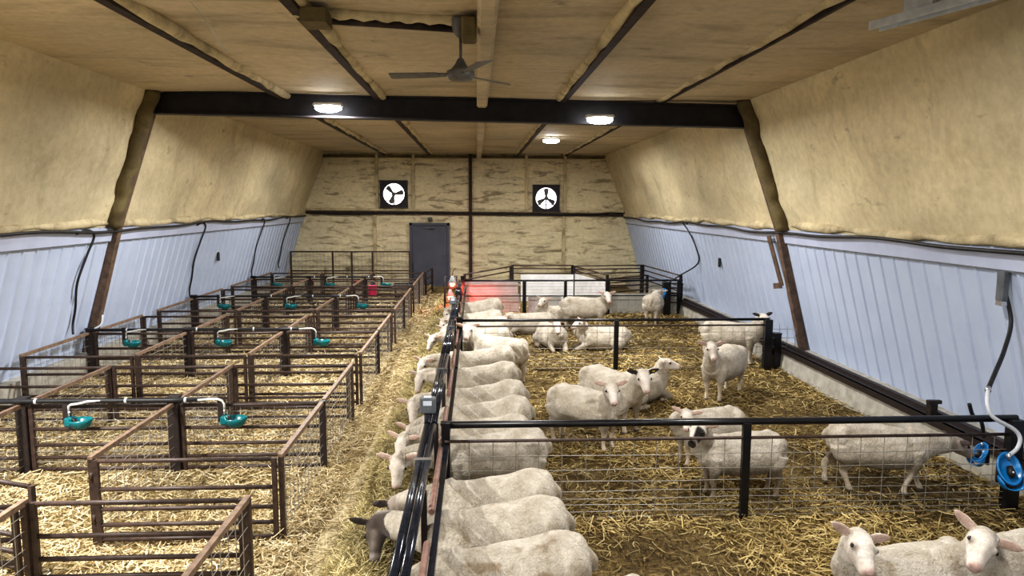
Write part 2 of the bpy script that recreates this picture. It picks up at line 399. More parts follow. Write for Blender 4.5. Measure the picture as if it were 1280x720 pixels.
mb = MB(); mb.box((-1.57, YE - .04, 2.30), (.13, .1, .13)); mb.lathe((-1.57, YE - .09, 2.30), [(.05, 0), (.055, .04), (.03, .06), (0, .06)], 12, (0, -1, 0))
tag(mb.build('wall_lamp', 'fan_grey'), 'small round unlit fitting on the end wall above the grey door', 'light fitting')

# ------------------------------------------------------------------ ventilation fans in the end wall
def vent_fan(X, Z, rot, label):
    t = wthing('exhaust_fan', (X, YE, Z - .48), label, 'fan', 'square exhaust fans high on the end wall')
    W = .92; R = .36; mb = MB(); n = 40; vs = []; y = YE - .14
    for i in range(n):                                  # face plate with a round hole
        a = 2 * PI * i / n; c, s_ = math.cos(a), math.sin(a); q = W / 2 / max(abs(c), abs(s_))
        vs += [(X + R * c, y, Z + R * s_), (X + q * c, y, Z + q * s_), (X + R * c, YE + .05, Z + R * s_), (X + q * c, YE + .05, Z + q * s_)]
    fs = []
    for i in range(n):
        j = (i + 1) % n; fs += [(4 * i, 4 * i + 1, 4 * j + 1, 4 * j), (4 * i, 4 * j, 4 * j + 2, 4 * i + 2), (4 * i + 1, 4 * i + 3, 4 * j + 3, 4 * j + 1)]
    mb._add(vs, fs); mb.box((X, y - .03, Z - W / 2 + .02), (W + .04, .06, .05)); mb.box((X, y - .03, Z + W / 2 - .02), (W + .04, .06, .04)); mb.build('housing', 'fan_dark', t)
    MB().lathe((X, YE + .0, Z), [(R + .02, 0), (0, .0)], 32, (0, -1, 0), False).build('daylit_shutter', 'daylight', t)
    hub = MB().lathe((X, YE - .10, Z), [(.07, 0), (.07, .05), (.05, .07), (0, .07)], 14, (0, -1, 0)).build('hub', 'fan_grey', t)
    for q in range(3):
        a = rot + q * 2 * PI / 3; c, s_ = math.cos(a), math.sin(a); mb = MB(); P = []
        for rr, wd in ((.05, .03), (.16, .06), (.28, .085), (.33, .05)):
            for e in (-1, 1): P.append((X + rr * c - e * wd * s_, YE - .10 + e * .02, Z + rr * s_ + e * wd * c))
        mb._add(P, [(2 * i, 2 * i + 1, 2 * i + 3, 2 * i + 2) for i in range(3)]); mb.build('blade', 'fan_grey', hub)
    mb = MB(); mb.bar((X - R, YE - .06, Z - .22), (X + R, YE - .06, Z - .22), .03, .03); mb.bar((X, YE - .06, Z - R), (X, YE - .06, Z), .03, .03); mb.build('motor_bracket', 'fan_grey', t)
vent_fan(-2.78, 3.15, 2.3, 'square exhaust fan with round bright opening, above the grey door')
vent_fan(2.40, 3.03, PI / 2, 'square exhaust fan with round bright opening, above the white pen boards')

# ------------------------------------------------------------------ ceiling fan, fixture, string, lamps, added light
t = wthing('ceiling_fan', (-.14, 6.8, 4.5), 'grey ceiling fan on a thin down rod beside the foam-covered ridge beam', 'ceiling fan')
MB().lathe((-.14, 6.8, 4.50), [(0.085, 0), (.085, -.02), (.07, -.12), (.035, -.16), (0.02, -.165)], 18).build('canopy', 'fan_grey', t)
MB().tube([(-.14, 6.8, 4.36), (-.14, 6.8, 4.15)], .014, 8).build('down_rod', 'fan_grey', t)
MB().lathe((-.14, 6.8, 4.15), [(.016, 0), (.03, -.01), (.055, -.06), (.09, -.10), (.13, -.12), (.13, -.17), (.10, -.20), (.0, -.205)], 20).build('motor', 'fan_grey', t)
for q in range(3):
    a = PI * .94 + q * 2 * PI / 3; c, s_ = math.cos(a), math.sin(a); mb = MB(); P = []
    for rr, wd in ((.10, .02), (.2, .03), (.24, .06), (.66, .075), (.68, .05)):
        for e in (-1, 1): P.append((-.14 + rr * c - e * wd * s_, 6.8 + rr * s_ + e * wd * c, 4.0 + e * .012))
    mb._add(P, [(2 * i, 2 * i + 1, 2 * i + 3, 2 * i + 2) for i in range(4)])
    b = mb.build('blade', 'fan_grey', t); s = b.modifiers.new('t', 'SOLIDIFY'); s.thickness = .006
t = wthing('light_channel', (3.55, 5.8, 4.4), 'unlit galvanised steel channel fixed under the sloping corner of the ceiling', 'fixture')
mb = MB(); a, b = Vector((3.42, 6.15, 4.36)), Vector((3.80, 5.0, 4.36)); mb.bar(a, b, .13, .012); sd = (b - a).normalized().cross(Vector((0, 0, 1))) * .06
mb.bar(a + sd - Vector((0, 0, .03)), b + sd - Vector((0, 0, .03)), .012, .07); mb.bar(a - sd - Vector((0, 0, .03)), b - sd - Vector((0, 0, .03)), .012, .07); mb.build('channel_body', 'galv', t)
MB().bar(a + Vector((.1, -.3, .05)), a + Vector((.18, -.55, .05)), .08, .1).build('hanger', 'galv', t)
pts = [(-2.42, 6.35, 4.52), (-2.33, 6.36, 4.40), (-2.24, 6.38, 4.28), (-2.18, 6.38, 4.17), (-2.13, 6.38, 4.08)]
tag(MB().tube(pts, .004, 5).build('string', 'hosewhite'), 'thin white string hanging from the ceiling', 'string')
LAMPS_FILLS = [(-2.31, 11.5, 4.30, 0), (1.98, 11.5, 4.16, 0), (1.90, 18.2, 4.42, 0), (2.05, 5.0, 4.4, 1), (-4.6, 4.8, 3.6, 1), (-2.4, 18.6, 4.4, 1), (-.9, 0.5, 4.4, 1), (3.0, 0.0, 4.4, 1), (-4.0, 0.0, 4.4, 1)]  # the lowest light is invented: no lamp there, set low for rail shadows
LL = ['glowing white lamp on the dark cross beam, over the brown pens', 'glowing white lamp on the dark cross beam, over the sheep pen', 'glowing white lamp under the far ceiling, above the exhaust fan over the white boards']
for i, (x, y, z, al) in enumerate(LAMPS_FILLS):
    if not al:
        t = wthing('strip_lamp', (x, y, z), LL[i], 'lamp', 'lamps under the ceiling')
        MB().box((x, y, z + .045), (.46, .14, .06), bev=.02).build('housing', 'hosewhite', t)
        mb = MB(); mb.ball((x, y, z - .01), .21, 16, (1, .42, .30)); mb.build('diffuser', 'led', t)
        if i < 2: MB().bar((x, y, z + .06), (x, y + .24, z + .06), .05, .03).build('bracket', 'beam', t)
        else: MB().tube([(x, y, z + .05), (x, y, 4.54)], .012, 6).build('bracket', 'beam', t)
    ld = bpy.data.lights.new('lamp_fill_light', 'AREA'); ld.shape = 'RECTANGLE'; ld.size, ld.size_y = (.10, .6) if al else (.42, .12)
    ld.energy = {0: 330, 1: 220, 2: 240, 3: 150, 4: 430, 5: 200}.get(i, 110); ld.color = (1.0, .985, .97)
    lo = bpy.data.objects.new('lamp_fill_light', ld); COL.objects.link(lo); lo.location = (x, y, z - .09)

# ------------------------------------------------------------------ left pens
GX = [-1.62, -3.15, -4.68, -6.21]
COLN = ['aisle-side', 'middle', 'wall-side']
ROWS = [3.15, 7.38, 11.6, 15.8, 20.0]
GL = 1.47
RZ = (.71, .47, .30, .165, .04)
# five-rail gate, hinge at origin, running along +X
gate = thing('pen_gate', (0, 0, 0), 'x', 'gate')
st = [MB().box((x, 0, .36), (.036, .036, .72)).build('stile', 'rust', gate) for x in (.02, GL - .02)]
for z in RZ: MB().tube([(.04, 0, z), (GL - .04, 0, z)], .019, 8).build('rail', 'rust', gate)
for z in (.22, .58):
    mb = MB(); mb.tube([(-.02, 0, z - .035), (-.02, 0, z + .035)], .016, 8); mb.box((.0, 0, z), (.05, .016, .05)); mb.build('hinge', 'rust', st[0])
# mid-row panel with mesh
def wires(x0, x1, z0, z1, dx, zs, r=.0032, swap=False):
    mb = MB(); n = max(1, round((x1 - x0) / dx))
    P = (lambda x, z: (0, x, z)) if swap else (lambda x, z: (x, 0, z))
    for i in range(1, n): 
        x = x0 + (x1 - x0) * i / n; mb.tube([P(x, z0), P(x, z1)], r, 4, False)
    for z in zs: mb.tube([P(x0, z), P(x1, z)], r, 4, False)
    return mb
panel = thing('row_panel', (0, 0, 0), 'x', 'fence panel')
for x in (.02, GL - .02): MB().box((x, 0, .36), (.04, .04, .72)).build('stile', 'rust', panel)
for z in RZ: MB().tube([(.03, 0, z), (GL - .03, 0, z)], .02, 8).build('rail', 'rust', panel)
wires(.04, GL - .04, .03, .70, .12, (.12, .23, .38, .56, .64)).build('wire_mesh', 'wire', panel)
# divider along +Y
DL = 1.72
div = thing('pen_divider', (0, 0, 0), 'x', 'fence panel')
MB().bar((0, 0, .73), (0, DL, .73), .04, .04).build('top_rail', 'rust_light', div)
MB().box((0, DL - .02, .36), (.04, .04, .73)).build('end_post', 'rust', div)
w = wires(0, DL, .03, .72, .14, (.1, .18, .28, .4, .53, .64), swap=True); w.build('wire_mesh', 'wire', div)
post = thing('pen_post', (0, 0, 0), 'x', 'post')
MB().box((0, 0, .38), (.11, .11, .82), bev=.006).build('post_tube', 'post', post)
MB().box((0, 0, .80), (.12, .12, .02)).build('post_cap', 'post', post)

gline = 0; rown = 0
gl_names = ['first', 'second', 'third', 'fourth', 'fifth', 'sixth', 'seventh', 'eighth', 'ninth']
gates = []                                              # (y, idx)
for r in ROWS: gates += [r - (1.66 if r < 8 else 1.80), r + 1.80]
gates = gates[1:]                                       # 4.95, 5.58, 9.18, 9.8, ...
for gi, y in enumerate(gates):
    for c in range(3):
        lab = 'brown five-rail gate of the %s pens, %s gate line from the front' % (COLN[c], gl_names[gi])
        x = GX[c + 1] + .026; yy = y + (.03 if gi % 2 else -.03); rz = 0
        if gi == 1 and c == 1:                          # stands open into the alley
            rz = math.radians(-21); lab = 'brown five-rail gate swung open into the first alley, middle column of pens'
        if gi == 1 and c == 2:
            rz = math.radians(-8)
        if gi == 0 and c == 1: yy = y - .1; rz = math.radians(1)
        place(gate, (x, yy, 0), rz, lab, 'five-rail pen gates')
for ri, r in enumerate(ROWS):
    for c in range(4):
        if not (ri == 0):
            nm = ['at the aisle edge', 'between the aisle-side and middle pens', 'between the middle and wall-side pens', 'by the white wall'][c]
            pp = place(post, (GX[c], r, 0), 0, 'dark square post %s, %s water-pipe row' % (nm, ORD[ri - 1]), 'posts of the water-pipe rows')
            pp.scale = (.5, .5, .92) if c == 0 else (1, 1, 1)
        for sgn in (-1, 1):
            if ri == 0 and sgn < 0: continue
            nm = ['along the aisle edge', 'between aisle-side and middle pens', 'between middle and wall-side pens', 'along the white wall'][c]
            wh = ('behind' if sgn > 0 else 'in front of') + ' the %s pipe row' % ORD[ri - 1] if ri else 'at the very front of the pens'
            dd = place(div, (GX[c], r + sgn * .05, 0), 0 if sgn > 0 else PI, 'tan-topped mesh divider %s, %s' % (nm, wh), 'mesh pen dividers'); dd.scale = (1, .92 if (ri == 1 and sgn < 0) else 1, 1)
    if ri:
        for c in range(3):
            place(panel, (GX[c + 1] + .06, r, 0), 0, 'brown railed mesh panel across the %s pens, %s water-pipe row' % (COLN[c], ORD[ri - 1]), 'panels of the water-pipe rows')
        t = wthing('water_pipe', (-4, r, .8), 'black water pipe along the top of the %s pen row from the front' % ORD[ri - 1], 'pipe', 'black water pipes on the pens')
        MB().tube([(-6.2, r - .07, .785), (-4.6, r - .075, .79), (-3.2, r - .07, .785), (-2.8, r - .07, .79)], .024, 10).build('pipe_run', 'rubber', t)
        for x in (-5.6, -4.5, -3.6, -3.0):
            MB().tube([(x - .012, r - .07, .787), (x + .012, r - .07, .787)], .03, 10).build('pipe_clamp', 'galv', t)
# water bowls
def bowl_parts(t, mat):
    # bowl: an oval dish with a raised tongue housing at one end; local origin at its mounting
    mb = MB(); n = 20; vs = []
    prof = [(.0, -.10), (.07, -.10), (.11, -.07), (.14, -.01), (.145, .02), (.13, .02), (.115, -.02), (.08, -.06), (0, -.065)]
    for r, z in prof:
        for k in range(n):
            a = 2 * PI * k / n; vs.append((.14 + r * 1.15 * math.cos(a), -.05 + r * .95 * math.sin(a), z + (.03 if math.cos(a) < -.6 and r > .1 else 0)))
    mb._add(vs, [(i * n + k, i * n + (k + 1) % n, (i + 1) * n + (k + 1) % n, (i + 1) * n + k) for i in range(len(prof) - 1) for k in range(n)], True)
    mb.box((.0, -.05, -.01), (.10, .14, .12), bev=.02)
    b = mb.build('bowl', mat, t)
    mb = MB(); mb._add([(.14 + .10 * math.cos(2 * PI * k / n), -.05 + .085 * math.sin(2 * PI * k / n), -.03) for k in range(n)], [tuple(range(n))]); mb.build('water', 'water', b)
    MB().tube([(.03, -.05, .03), (.07, -.05, -.005), (.11, -.05, -.03)], [.02, .028, .012], 8).build('tongue', 'rubber', b)
    MB().tube([(0, -.05, .05), (0, -.05, .13)], .017, 8).build('valve', 'chrome', t)
bowl = thing('water_bowl', (0, 0, 0), 'x', 'water bowl')
bowl_parts(bowl, 'teal')
MB().box((-.05, -.01, .12), (.11, .02, .34)).build('mounting_plate', 'post', bowl)
hose_r = MB(); hose_r.tube([(0, -.05, .13), (0, -.05, .20), (-.03, -.05, .245), (-.09, -.05, .265), (-.2, -.03, .26), (-.33, -.02, .25), (-.37, -.02, .25)], .016, 8)
hose_l = MB(); hose_l.tube([(0, -.05, .13), (0, -.05, .19), (.03, -.05, .21), (.12, -.05, .22), (.25, -.03, .245), (.37, -.02, .25), (.42, -.02, .25)], .016, 8)
bowl2 = copy_tree(bowl)
hose_r.build('feed_hose', 'hosewhite', bowl); hose_l.build('feed_hose', 'hosewhite', bowl2)
for ri, r in enumerate(ROWS[1:]):
    for c, x in enumerate((-2.60, -4.16, -5.60)):
        if ri == 0 and c == 2: continue
        left = c != 0 if ri < 2 else c != 0
        lab = 'teal drinking bowl with white hose in the %s pens, %s water-pipe row' % (COLN[c], ORD[ri])
        q = place(bowl2 if left else bowl, (x, r - .07, .59), 0, lab, 'teal drinking bowls on the pen rows'); q.scale = (.74, .74, .8)
# tall mesh panel against the end wall
t = wthing('mesh_fence', (-4.2, 23.6, 0), 'tall brown mesh fence before the foam end wall, beside the grey door', 'fence')
for x in (-6.08, -4.72, -4.1, -3.42, -2.2): MB().bar((x, 23.6, 0), (x, 23.6, 1.26), .055, .055, (0, 1, 0)).build('post', 'rust', t)
for z in (1.25, .62, .1): MB().tube([(-6.08, 23.6, z), (-2.2, 23.6, z)], .024, 6).build('rail', 'rust', t)
mb = MB()
for i in range(1, 32): mb.tube([(-6.08 + 3.88 * i / 32, 23.6, .1), (-6.08 + 3.88 * i / 32, 23.6, 1.25)], .004, 4, False)
for z in (.25, .42, .78, .95, 1.1): mb.tube([(-6.08, 23.6, z), (-2.2, 23.6, z)], .004, 4, False)
mb.build('wire_mesh', 'wire', t)
# buckets
def bucket(x, y, z, mat, label):
    t = wthing('bucket', (x, y, z), label, 'bucket')
    pl = MB().lathe((x, y, z), [(0, 0), (.10, 0), (.135, .27), (.142, .27), (.142, .29), (.13, .29), (.095, .02), (0, .02)], 18).build('pail', mat, t)
    MB().tube([(x - .14, y, z + .27), (x - .12, y - .03, z + .38), (x, y - .04, z + .44), (x + .12, y - .03, z + .38), (x + .14, y, z + .27)], .006, 6).build('bail_handle', 'wire', pl)
bucket(-2.86, 19.62, .28, 'pink', 'bright pink bucket hanging on the farthest pen row')
bucket(-3.36, 20.3, .34, 'darkred', 'dark red bucket hung behind the bright pink bucket')
bucket(-4.75, 20.35, .34, 'darkred', 'dark red bucket hung at the middle pens of the farthest row')
mb = MB(); mb.box((-2.1, 21.2, .3), (.7, .3, .04)); mb.box((-2.1, 21.05, .38), (.7, .03, .16)); mb.box((-2.1, 21.35, .38), (.7, .03, .16)); mb.box((-2.44, 21.2, .38), (.03, .3, .16)); mb.box((-1.76, 21.2, .38), (.03, .3, .16))
[mb.box((qx, 21.2, .15), (.04, .26, .3)) for qx in (-2.4, -1.8)]; tag(mb.build('feed_trough', 'rubber'), 'black feed trough in the farthest aisle-side pen', 'trough')
bpy.context.view_layer.update()

# ------------------------------------------------------------------ feed fence along the aisle
FX = -.38
secs = [(3.0, 6.0), (6.0, 8.9), (8.9, 11.75), (11.75, 14.8), (14.8, 17.9)]
SN = ['nearest the bottom edge', 'just past the grey box', 'reaching the second cross fence', 'just past the second cross fence', 'reaching the red lamps']
for i, (a, b) in enumerate(secs):
    t = wthing('feed_fence', (FX, a, 0), 'black feeding fence section between aisle and sheep, ' + SN[i], 'fence', 'feeding fence sections along the aisle')
    for dx in (-.029, .029): MB().tube([(FX - .02 + dx, a + .03, .90), (FX - .02 + dx, b - .03, .90)], .028, 12).build('top_tube', 'blackshine', t)
    MB().tube([(FX + .075, a + .05, .74), (FX + .075, (a + b) / 2 - .35, .74)], .022, 8).build('neck_rail', 'pink_pipe', t)
    MB().tube([(FX + .075, (a + b) / 2 + .1, .74), (FX + .075, b - .15, .74)], .022, 8).build('neck_rail', 'pink_pipe', t)
    MB().bar((FX + .12, a + .05, .71), (FX + .12, b - .05, .71), .04, .05).build('inner_rail', 'blackshine', t)
    MB().box((FX + .06, (a + b) / 2, .17), (.04, b - a - .1, .30)).build('kick_board', 'post', t)
    for q in (.0, .5):
        yq = a + (b - a) * q + .16
        MB().box((FX + .02, yq, .43), (.04, .04, .86)).build('upright', 'post', t)
    mb = MB(); yq = a + (b - a) * .70; mb.box((FX - .02, yq, .90), (.13, .055, .062)); mb.build('clamp_sleeve', 'chrome', t)
def gpost(x, y, h, label, w=.10):
    t = wthing('fence_post', (x, y, 0), label, 'post')
    MB().box((x, y, h / 2), (w, w, h), bev=.006).build('post_tube', 'black', t); MB().box((x, y, h), (w + .012, w + .012, .02)).build('post_cap', 'black', t)
gpost(FX + .11, 6.05, .90, 'black square post where the near cross fence meets the feeding fence', .075)
gpost(FX + .10, 11.75, .92, 'black square post where the second cross fence meets the feeding fence')
gpost(FX + .04, 17.9, 1.0, 'black square post where the third cross fence meets the feeding fence, beside the red lamps')
def cbox(x, y, z, s, label):
    t = wthing('control_box', (x, y, z), label, 'box')
    cs = MB().box((x, y, z), (.17 * s, .12 * s, .17 * s), bev=.012).build('case', 'grey_box', t)
    MB().box((x, y - .062 * s, z + .03), (.09 * s, .006, .05 * s)).build('label_plate', 'label', cs)
    MB().box((x, y - .0 * s, z + .088 * s), (.08 * s, .06 * s, .008)).build('lid_plate', 'label', t)
    MB().tube([(x, y - .05, z - .07), (x, y - .05, z - .34)], .035 * s, 8).build('conduit', 'black', t)
cbox(FX - .06, 6.28, 1.0, .85, 'grey box with pale label on the feeding fence, by the near cross fence')
cbox(FX - .06, 13.3, 1.0, .75, 'small grey box on the feeding fence beyond the second cross fence')

# ------------------------------------------------------------------ cross fences in the sheep pen
def cross_fence(y, x0, x1, zt, z2, zs, dx, posts, mats, label, r=.03, droop=0):
    t = wthing('cross_fence', ((x0 + x1) / 2, y, 0), label, 'fence')
    MB().tube([(x0, y, zt), (x1, y, zt + droop)], r if y < 9 else .024, 10).build('top_rail', mats[0], t)
    MB().tube([(x0, y - .03, z2), (x1, y - .03, z2 + droop)], .015, 8).build('middle_rail', mats[1], t)
    mb = MB(); n = round((x1 - x0) / dx)
    for i in range(1, n): 
        x = x0 + (x1 - x0) * i / n; mb.tube([(x, y - .03, .02), (x + .01 * math.sin(i), y - .03, z2)], (.0036 if y < 9 else .0032), 4, False)
    for z in zs: mb.tube([(x0 + (x1 - x0) * q / 8, y - .03, z + .006 * math.sin(q * 2 + z * 30)) for q in range(9)], (.0036 if y < 9 else .0032), 4, False)
    mb.build('wire_mesh', 'wire', t)
    for x, w in posts: 
        MB().box((x, y - .04, zt / 2), (w, w * .8, zt), bev=.004).build('post', 'black', t)
    return t
cross_fence(6.05, FX + .1, 4.92, .885, .745, (.60, .47, .36, .27, .20, .14, .08, .03), .21, ((2.40, .07), (4.88, .12)), ('black', 'rust'), 'black pipe and mesh fence nearest the front, across the sheep pen', .032, -.0)
cross_fence(11.75, FX + .1, 5.0, .875, .78, (.66, .52, .40, .30, .22, .14, .06), .21, ((2.36, .075), (4.97, .13)), ('black', 'rust'), 'black pipe and mesh fence across the middle of the sheep pen')
cross_fence(17.9, FX + .04, 5.3, .89, .50, (.82, .74, .66, .58, .42, .34, .26, .18, .1, .04), .20, ((1.22, .09), (2.27, .075), (3.35, .11), (5.2, .09)), ('black', 'black'), 'black pipe and mesh fence in front of the white boarded pens')
gpost(4.86, 17.8, .84, 'thick black post holding a blue drinker at the third cross fence', .19)
gpost(5.17, 11.8, .62, 'short dark post behind the end of the second cross fence', .12)
mb = MB(); mb.bar((5.0, 11.85, .28), (5.6, 11.85, .28), .06, .08); tag(mb.build('brace_bar', 'post'), 'dark brace bar from the second cross fence to the curb', 'bar')
t = wthing('mesh_offcut', (5.3, 11.78, .3), 'small galvanised mesh piece between the second cross fence and the white wall', 'mesh')
mb = MB()
for i in range(4): mb.tube([(5.05 + .14 * i, 11.75, .32), (5.05 + .14 * i, 11.75, .85 - .05 * i)], .004, 4, False)
for z in (.4, .55, .7): mb.tube([(5.03, 11.75, z), (5.5, 11.75, z)], .004, 4, False)
mb.build('wire_mesh', 'wire', t)
t = wthing('curb_bracket', (5.27, 7.75, .36), 'small dark bracket standing on the timber edge of the curb', 'bracket')
MB().box((5.27, 7.75, .47), (.09, .09, .2), bev=.006).build('bracket_stub', 'post', t); MB().box((5.27, 7.72, .56), (.16, .05, .04)).build('bracket_lip', 'post', t)

# back pens beyond the third cross fence
def board(x0, y0, x1, y1, z0, z1, mat, label):
    mb = MB(); mb.bar((x0, y0, (z0 + z1) / 2), (x1, y1, (z0 + z1) / 2), .03, z1 - z0); return tag(mb.build('pen_board', mat), label, 'board')
board(-.30, 18.25, 1.12, 18.25, .0, .50, 'grey_board', 'low pale board below the pink-lit white board, beside the red lamps')
board(-.30, 18.25, 1.08, 18.25, .50, .83, 'white_board', 'white board glowing pink beside the red lamps')
board(1.30, 20.6, 2.85, 20.6, .0, .78, 'white_board', 'white board at the back of the middle rear pen')
board(2.9, 20.6, 3.42, 18.1, .0, .80, 'white_board', 'white slanting side board of the middle rear pen')
board(1.34, 18.15, 2.2, 18.15, .0, .48, 'white_board', 'low white board right behind the third cross fence, beside the dark post')
board(2.25, 18.15, 3.3, 18.15, .0, .48, 'grey_board', 'low grey board behind the sheep standing at the third cross fence')
board(3.45, 18.15, 4.75, 18.15, .0, .52, 'grey_board', 'grey board behind the third cross fence, beside the blue drinker')
board(4.95, 18.15, 5.3, 18.15, .0, .55, 'grey_board', 'narrow grey board between the thick black post and the curb')
def rear_gate(p0, p1, zs, label, hp=True, h=None):
    h = h or max(zs); t = wthing('rear_gate', (p0[0], p0[1], 0), label, 'gate', 'rails of the rear pens')
    for p in (p0, p1): MB().box((p[0], p[1], h / 2), (.07, .07, h + .03)).build('post', 'post', t)
    for z in zs: MB().tube([(p0[0], p0[1], z), (p1[0], p1[1], z)], .02, 6).build('rail', 'rust', t)
rear_gate((1.08, 21.0), (2.85, 20.9), (1.02, .92, .78, .5), 'brown railed gate at the back of the rear pens, above the white board')
rear_gate((2.88, 20.9), (5.0, 21.2), (1.0, .9, .78, .6, .4), 'brown railed gate at the back of the rear pens, nearest the white wall')
rear_gate((-.3, 18.6), (1.02, 21.0), (.98, .84, .6), 'brown railed gate slanting back behind the pink-lit board')
rear_gate((2.9, 20.85), (3.4, 18.2), (1.0, .88, .74), 'brown railed gate slanting along the white side board')
rear_gate((3.45, 18.4), (4.72, 19.3), (.88, .76, .64, .5), 'brown railed gate slanting behind the sheep at the blue drinker')
rear_gate((5.05, 21.2), (5.28, 18.0), (1.0, .86, .72, .58), 'brown railed gate along the white wall in the rear pens')
rear_gate((4.95, 18.0), (5.3, 18.0), (.80, .68, .54, .3), 'short brown gate between the thick black post and the curb')

# heat lamps
def heat_lamp(x, y, z, r, label, on):
    t = wthing('heat_lamp', (x, y, z), label, 'heat lamp', 'red heat lamps at the end of the aisle')
    MB().lathe((x, y, z), [(.02, .17), (.04, .15), (.05, .09), (r, .0), (r * .97, .0), (.045, .085), (.02, .14)], 18).build('reflector', 'galv', t)
    MB().lathe((x, y, z), [(0, -.11), (.04, -.10), (.065, -.05), (.06, 0), (.035, .05), (.02, .08)], 16).build('bulb', 'redbulb', t)
    mb = MB()
    for a in range(4):
        c, s_ = math.cos(a * PI / 4), math.sin(a * PI / 4)
        mb.tube([(x - c * r, y - s_ * r, z), (x - c * r * .7, y - s_ * r * .7, z - .13), (x, y, z - .16), (x + c * r * .7, y + s_ * r * .7, z - .13), (x + c * r, y + s_ * r, z)], .004, 5)
    mb.build('wire_guard', 'wire', t)
    MB().tube([(x, y, z + .16), (x + .02, y + .01, z + .3), (x + .09, y + .0, z + .36)], .008, 6).build('cord', 'rubber', t)
    if on:
        ld = bpy.data.lights.new('heat_light', 'SPOT'); ld.spot_size = math.radians(140); ld.spot_blend = 1; ld.energy = on * 2.2; ld.color = (1, .06, .04); ld.shadow_soft_size = .06
        lo = bpy.data.objects.new('heat_light', ld); COL.objects.link(lo); lo.location = (x + .16, y - .35, z - .2); lo.rotation_euler = (math.radians(62), 0, math.radians(-18))
heat_lamp(-.60, 17.75, .86, .11, 'upper red heat lamp glowing on the post at the end of the feeding fence', 42)
heat_lamp(-.66, 17.95, .50, .10, 'lower red heat lamp glowing beneath another, at the end of the feeding fence', 16)
t = wthing('lamp_guard', (-.63, 17.9, 0), 'narrow barred guard around the glowing red heat lamps', 'guard')
for dx, dy in ((-.17, -.2), (-.17, .22), (.12, .22)): MB().tube([(-.62 + dx, 17.85 + dy, 0), (-.62 + dx, 17.85 + dy, 1.0)], .02, 6).build('upright', 'post', t)
for z in (.3, .66, .98): MB().tube([(-.5, 18.07, z), (-.79, 18.07, z), (-.79, 17.65, z)], .012, 6).build('rail', 'post', t)
# aisle end gate by the door
rear_gate((-1.56, 21.9), (-1.44, 23.2), (.72, .5, .3, .1), 'brown five-rail end gate of the pens beside the grey door')

# ------------------------------------------------------------------ cables, hoses, small fittings
def cable(pts, r, mat, label, cat='cable', n=8, name='cable', group=None):
    # smooth through points
    P = [Vector(p) for p in pts]; out = []
    for i in range(len(P) - 1):
        p0, p1, p2, p3 = P[max(i - 1, 0)], P[i], P[i + 1], P[min(i + 2, len(P) - 1)]
        for q in range(6):
            t = q / 6; out.append(.5 * ((2 * p1) + (p2 - p0) * t + (2 * p0 - 5 * p1 + 4 * p2 - p3) * t * t + (3 * p1 - p0 - 3 * p2 + p3) * t ** 3))
    out.append(P[-1])
    o = MB().tube(out, r, n).build(name, mat); return tag(o, label, cat, group)
def onwall(side, z, y, off=.05):
    if side < 0: 
        t = (z - LB[1]) / (LM[1] - LB[1]); return (LB[0] + (LM[0] - LB[0]) * t + off, y, z)
    t = (z - RB[1]) / (RM[1] - RB[1]); return (RB[0] + (RM[0] - RB[0]) * t - off, y, z)
pts = [(LM[0] + .09, y, 2.39 + .025 * math.sin(y * .9) + .015 * math.sin(y * 2.1)) for y in np.arange(2, 24.5, .7)]
cable(pts, .022, 'rubber', 'black cable running under the foam edge along the wall of the brown pens')
pts = [(RM[0] - .09, y, 2.36 + .025 * math.sin(y * .8 + 1) + .015 * math.sin(y * 2.3)) for y in np.arange(2, 24.5, .7)]
cable(pts, .022, 'rubber', 'black cable running under the foam edge along the wall of the sheep pen')
pts = [(x, YE - .09, 2.50 - .04 * math.sin(x * 1.1) - (.06 if 2.2 < x < 4 else 0)) for x in np.arange(-5.6, 5.2, .6)]
cable(pts, .022, 'rubber', 'black cable running across the foam end wall below the fans')
LD = [(11.1, 'beside the brown timber frame'), (15.6, 'first beyond the brown timber frame'), (19.9, 'second beyond the brown timber frame'), (22.6, 'nearest the end wall')]
for y, s in LD:
    z0 = 2.38
    cable([onwall(-1, 2.36, y - .45), onwall(-1, 2.40, y - .15), onwall(-1, 2.30, y + .06), onwall(-1, 2.0, y - .02), onwall(-1, 1.6, y - .1), onwall(-1, 1.2, y + .02), onwall(-1, .95, y + .06), onwall(-1, .80, y + .0, .12)], .018, 'rubber', 'black drop hose on the wall above the brown pens, ' + s, 'hose', name='hose', group='drop hoses on the wall of the brown pens')
cable([onwall(1, 2.36, 17.1), onwall(1, 2.38, 17.5), onwall(1, 2.2, 17.2), onwall(1, 1.8, 16.85), onwall(1, 1.4, 17.0), (5.1, 17.5, 1.05), (4.90, 17.68, .86)], .018, 'rubber', 'black hose dropping down the white wall to the far blue drinker', 'hose', name='hose')
t = wthing('supply_hose', (5.1, 6.2, .6), 'black and silver water hose curving down the white wall to the near blue drinker', 'hose')
def sm(pts):
    P = [Vector(p) for p in pts]; out = []
    for i in range(len(P) - 1):
        p0, p1, p2, p3 = P[max(i - 1, 0)], P[i], P[i + 1], P[min(i + 2, len(P) - 1)]
        for q in range(6):
            u = q / 6; out.append(.5 * ((2 * p1) + (p2 - p0) * u + (2 * p0 - 5 * p1 + 4 * p2 - p3) * u * u + (3 * p1 - p0 - 3 * p2 + p3) * u ** 3))
    return out + [P[-1]]
MB().tube(sm([(5.20, 6.70, 2.0), (5.27, 6.66, 1.68), (5.10, 6.5, 1.42), (4.86, 6.28, 1.26), (4.68, 6.12, 1.14)]), .021, 8).build('rubber_hose', 'rubber', t)
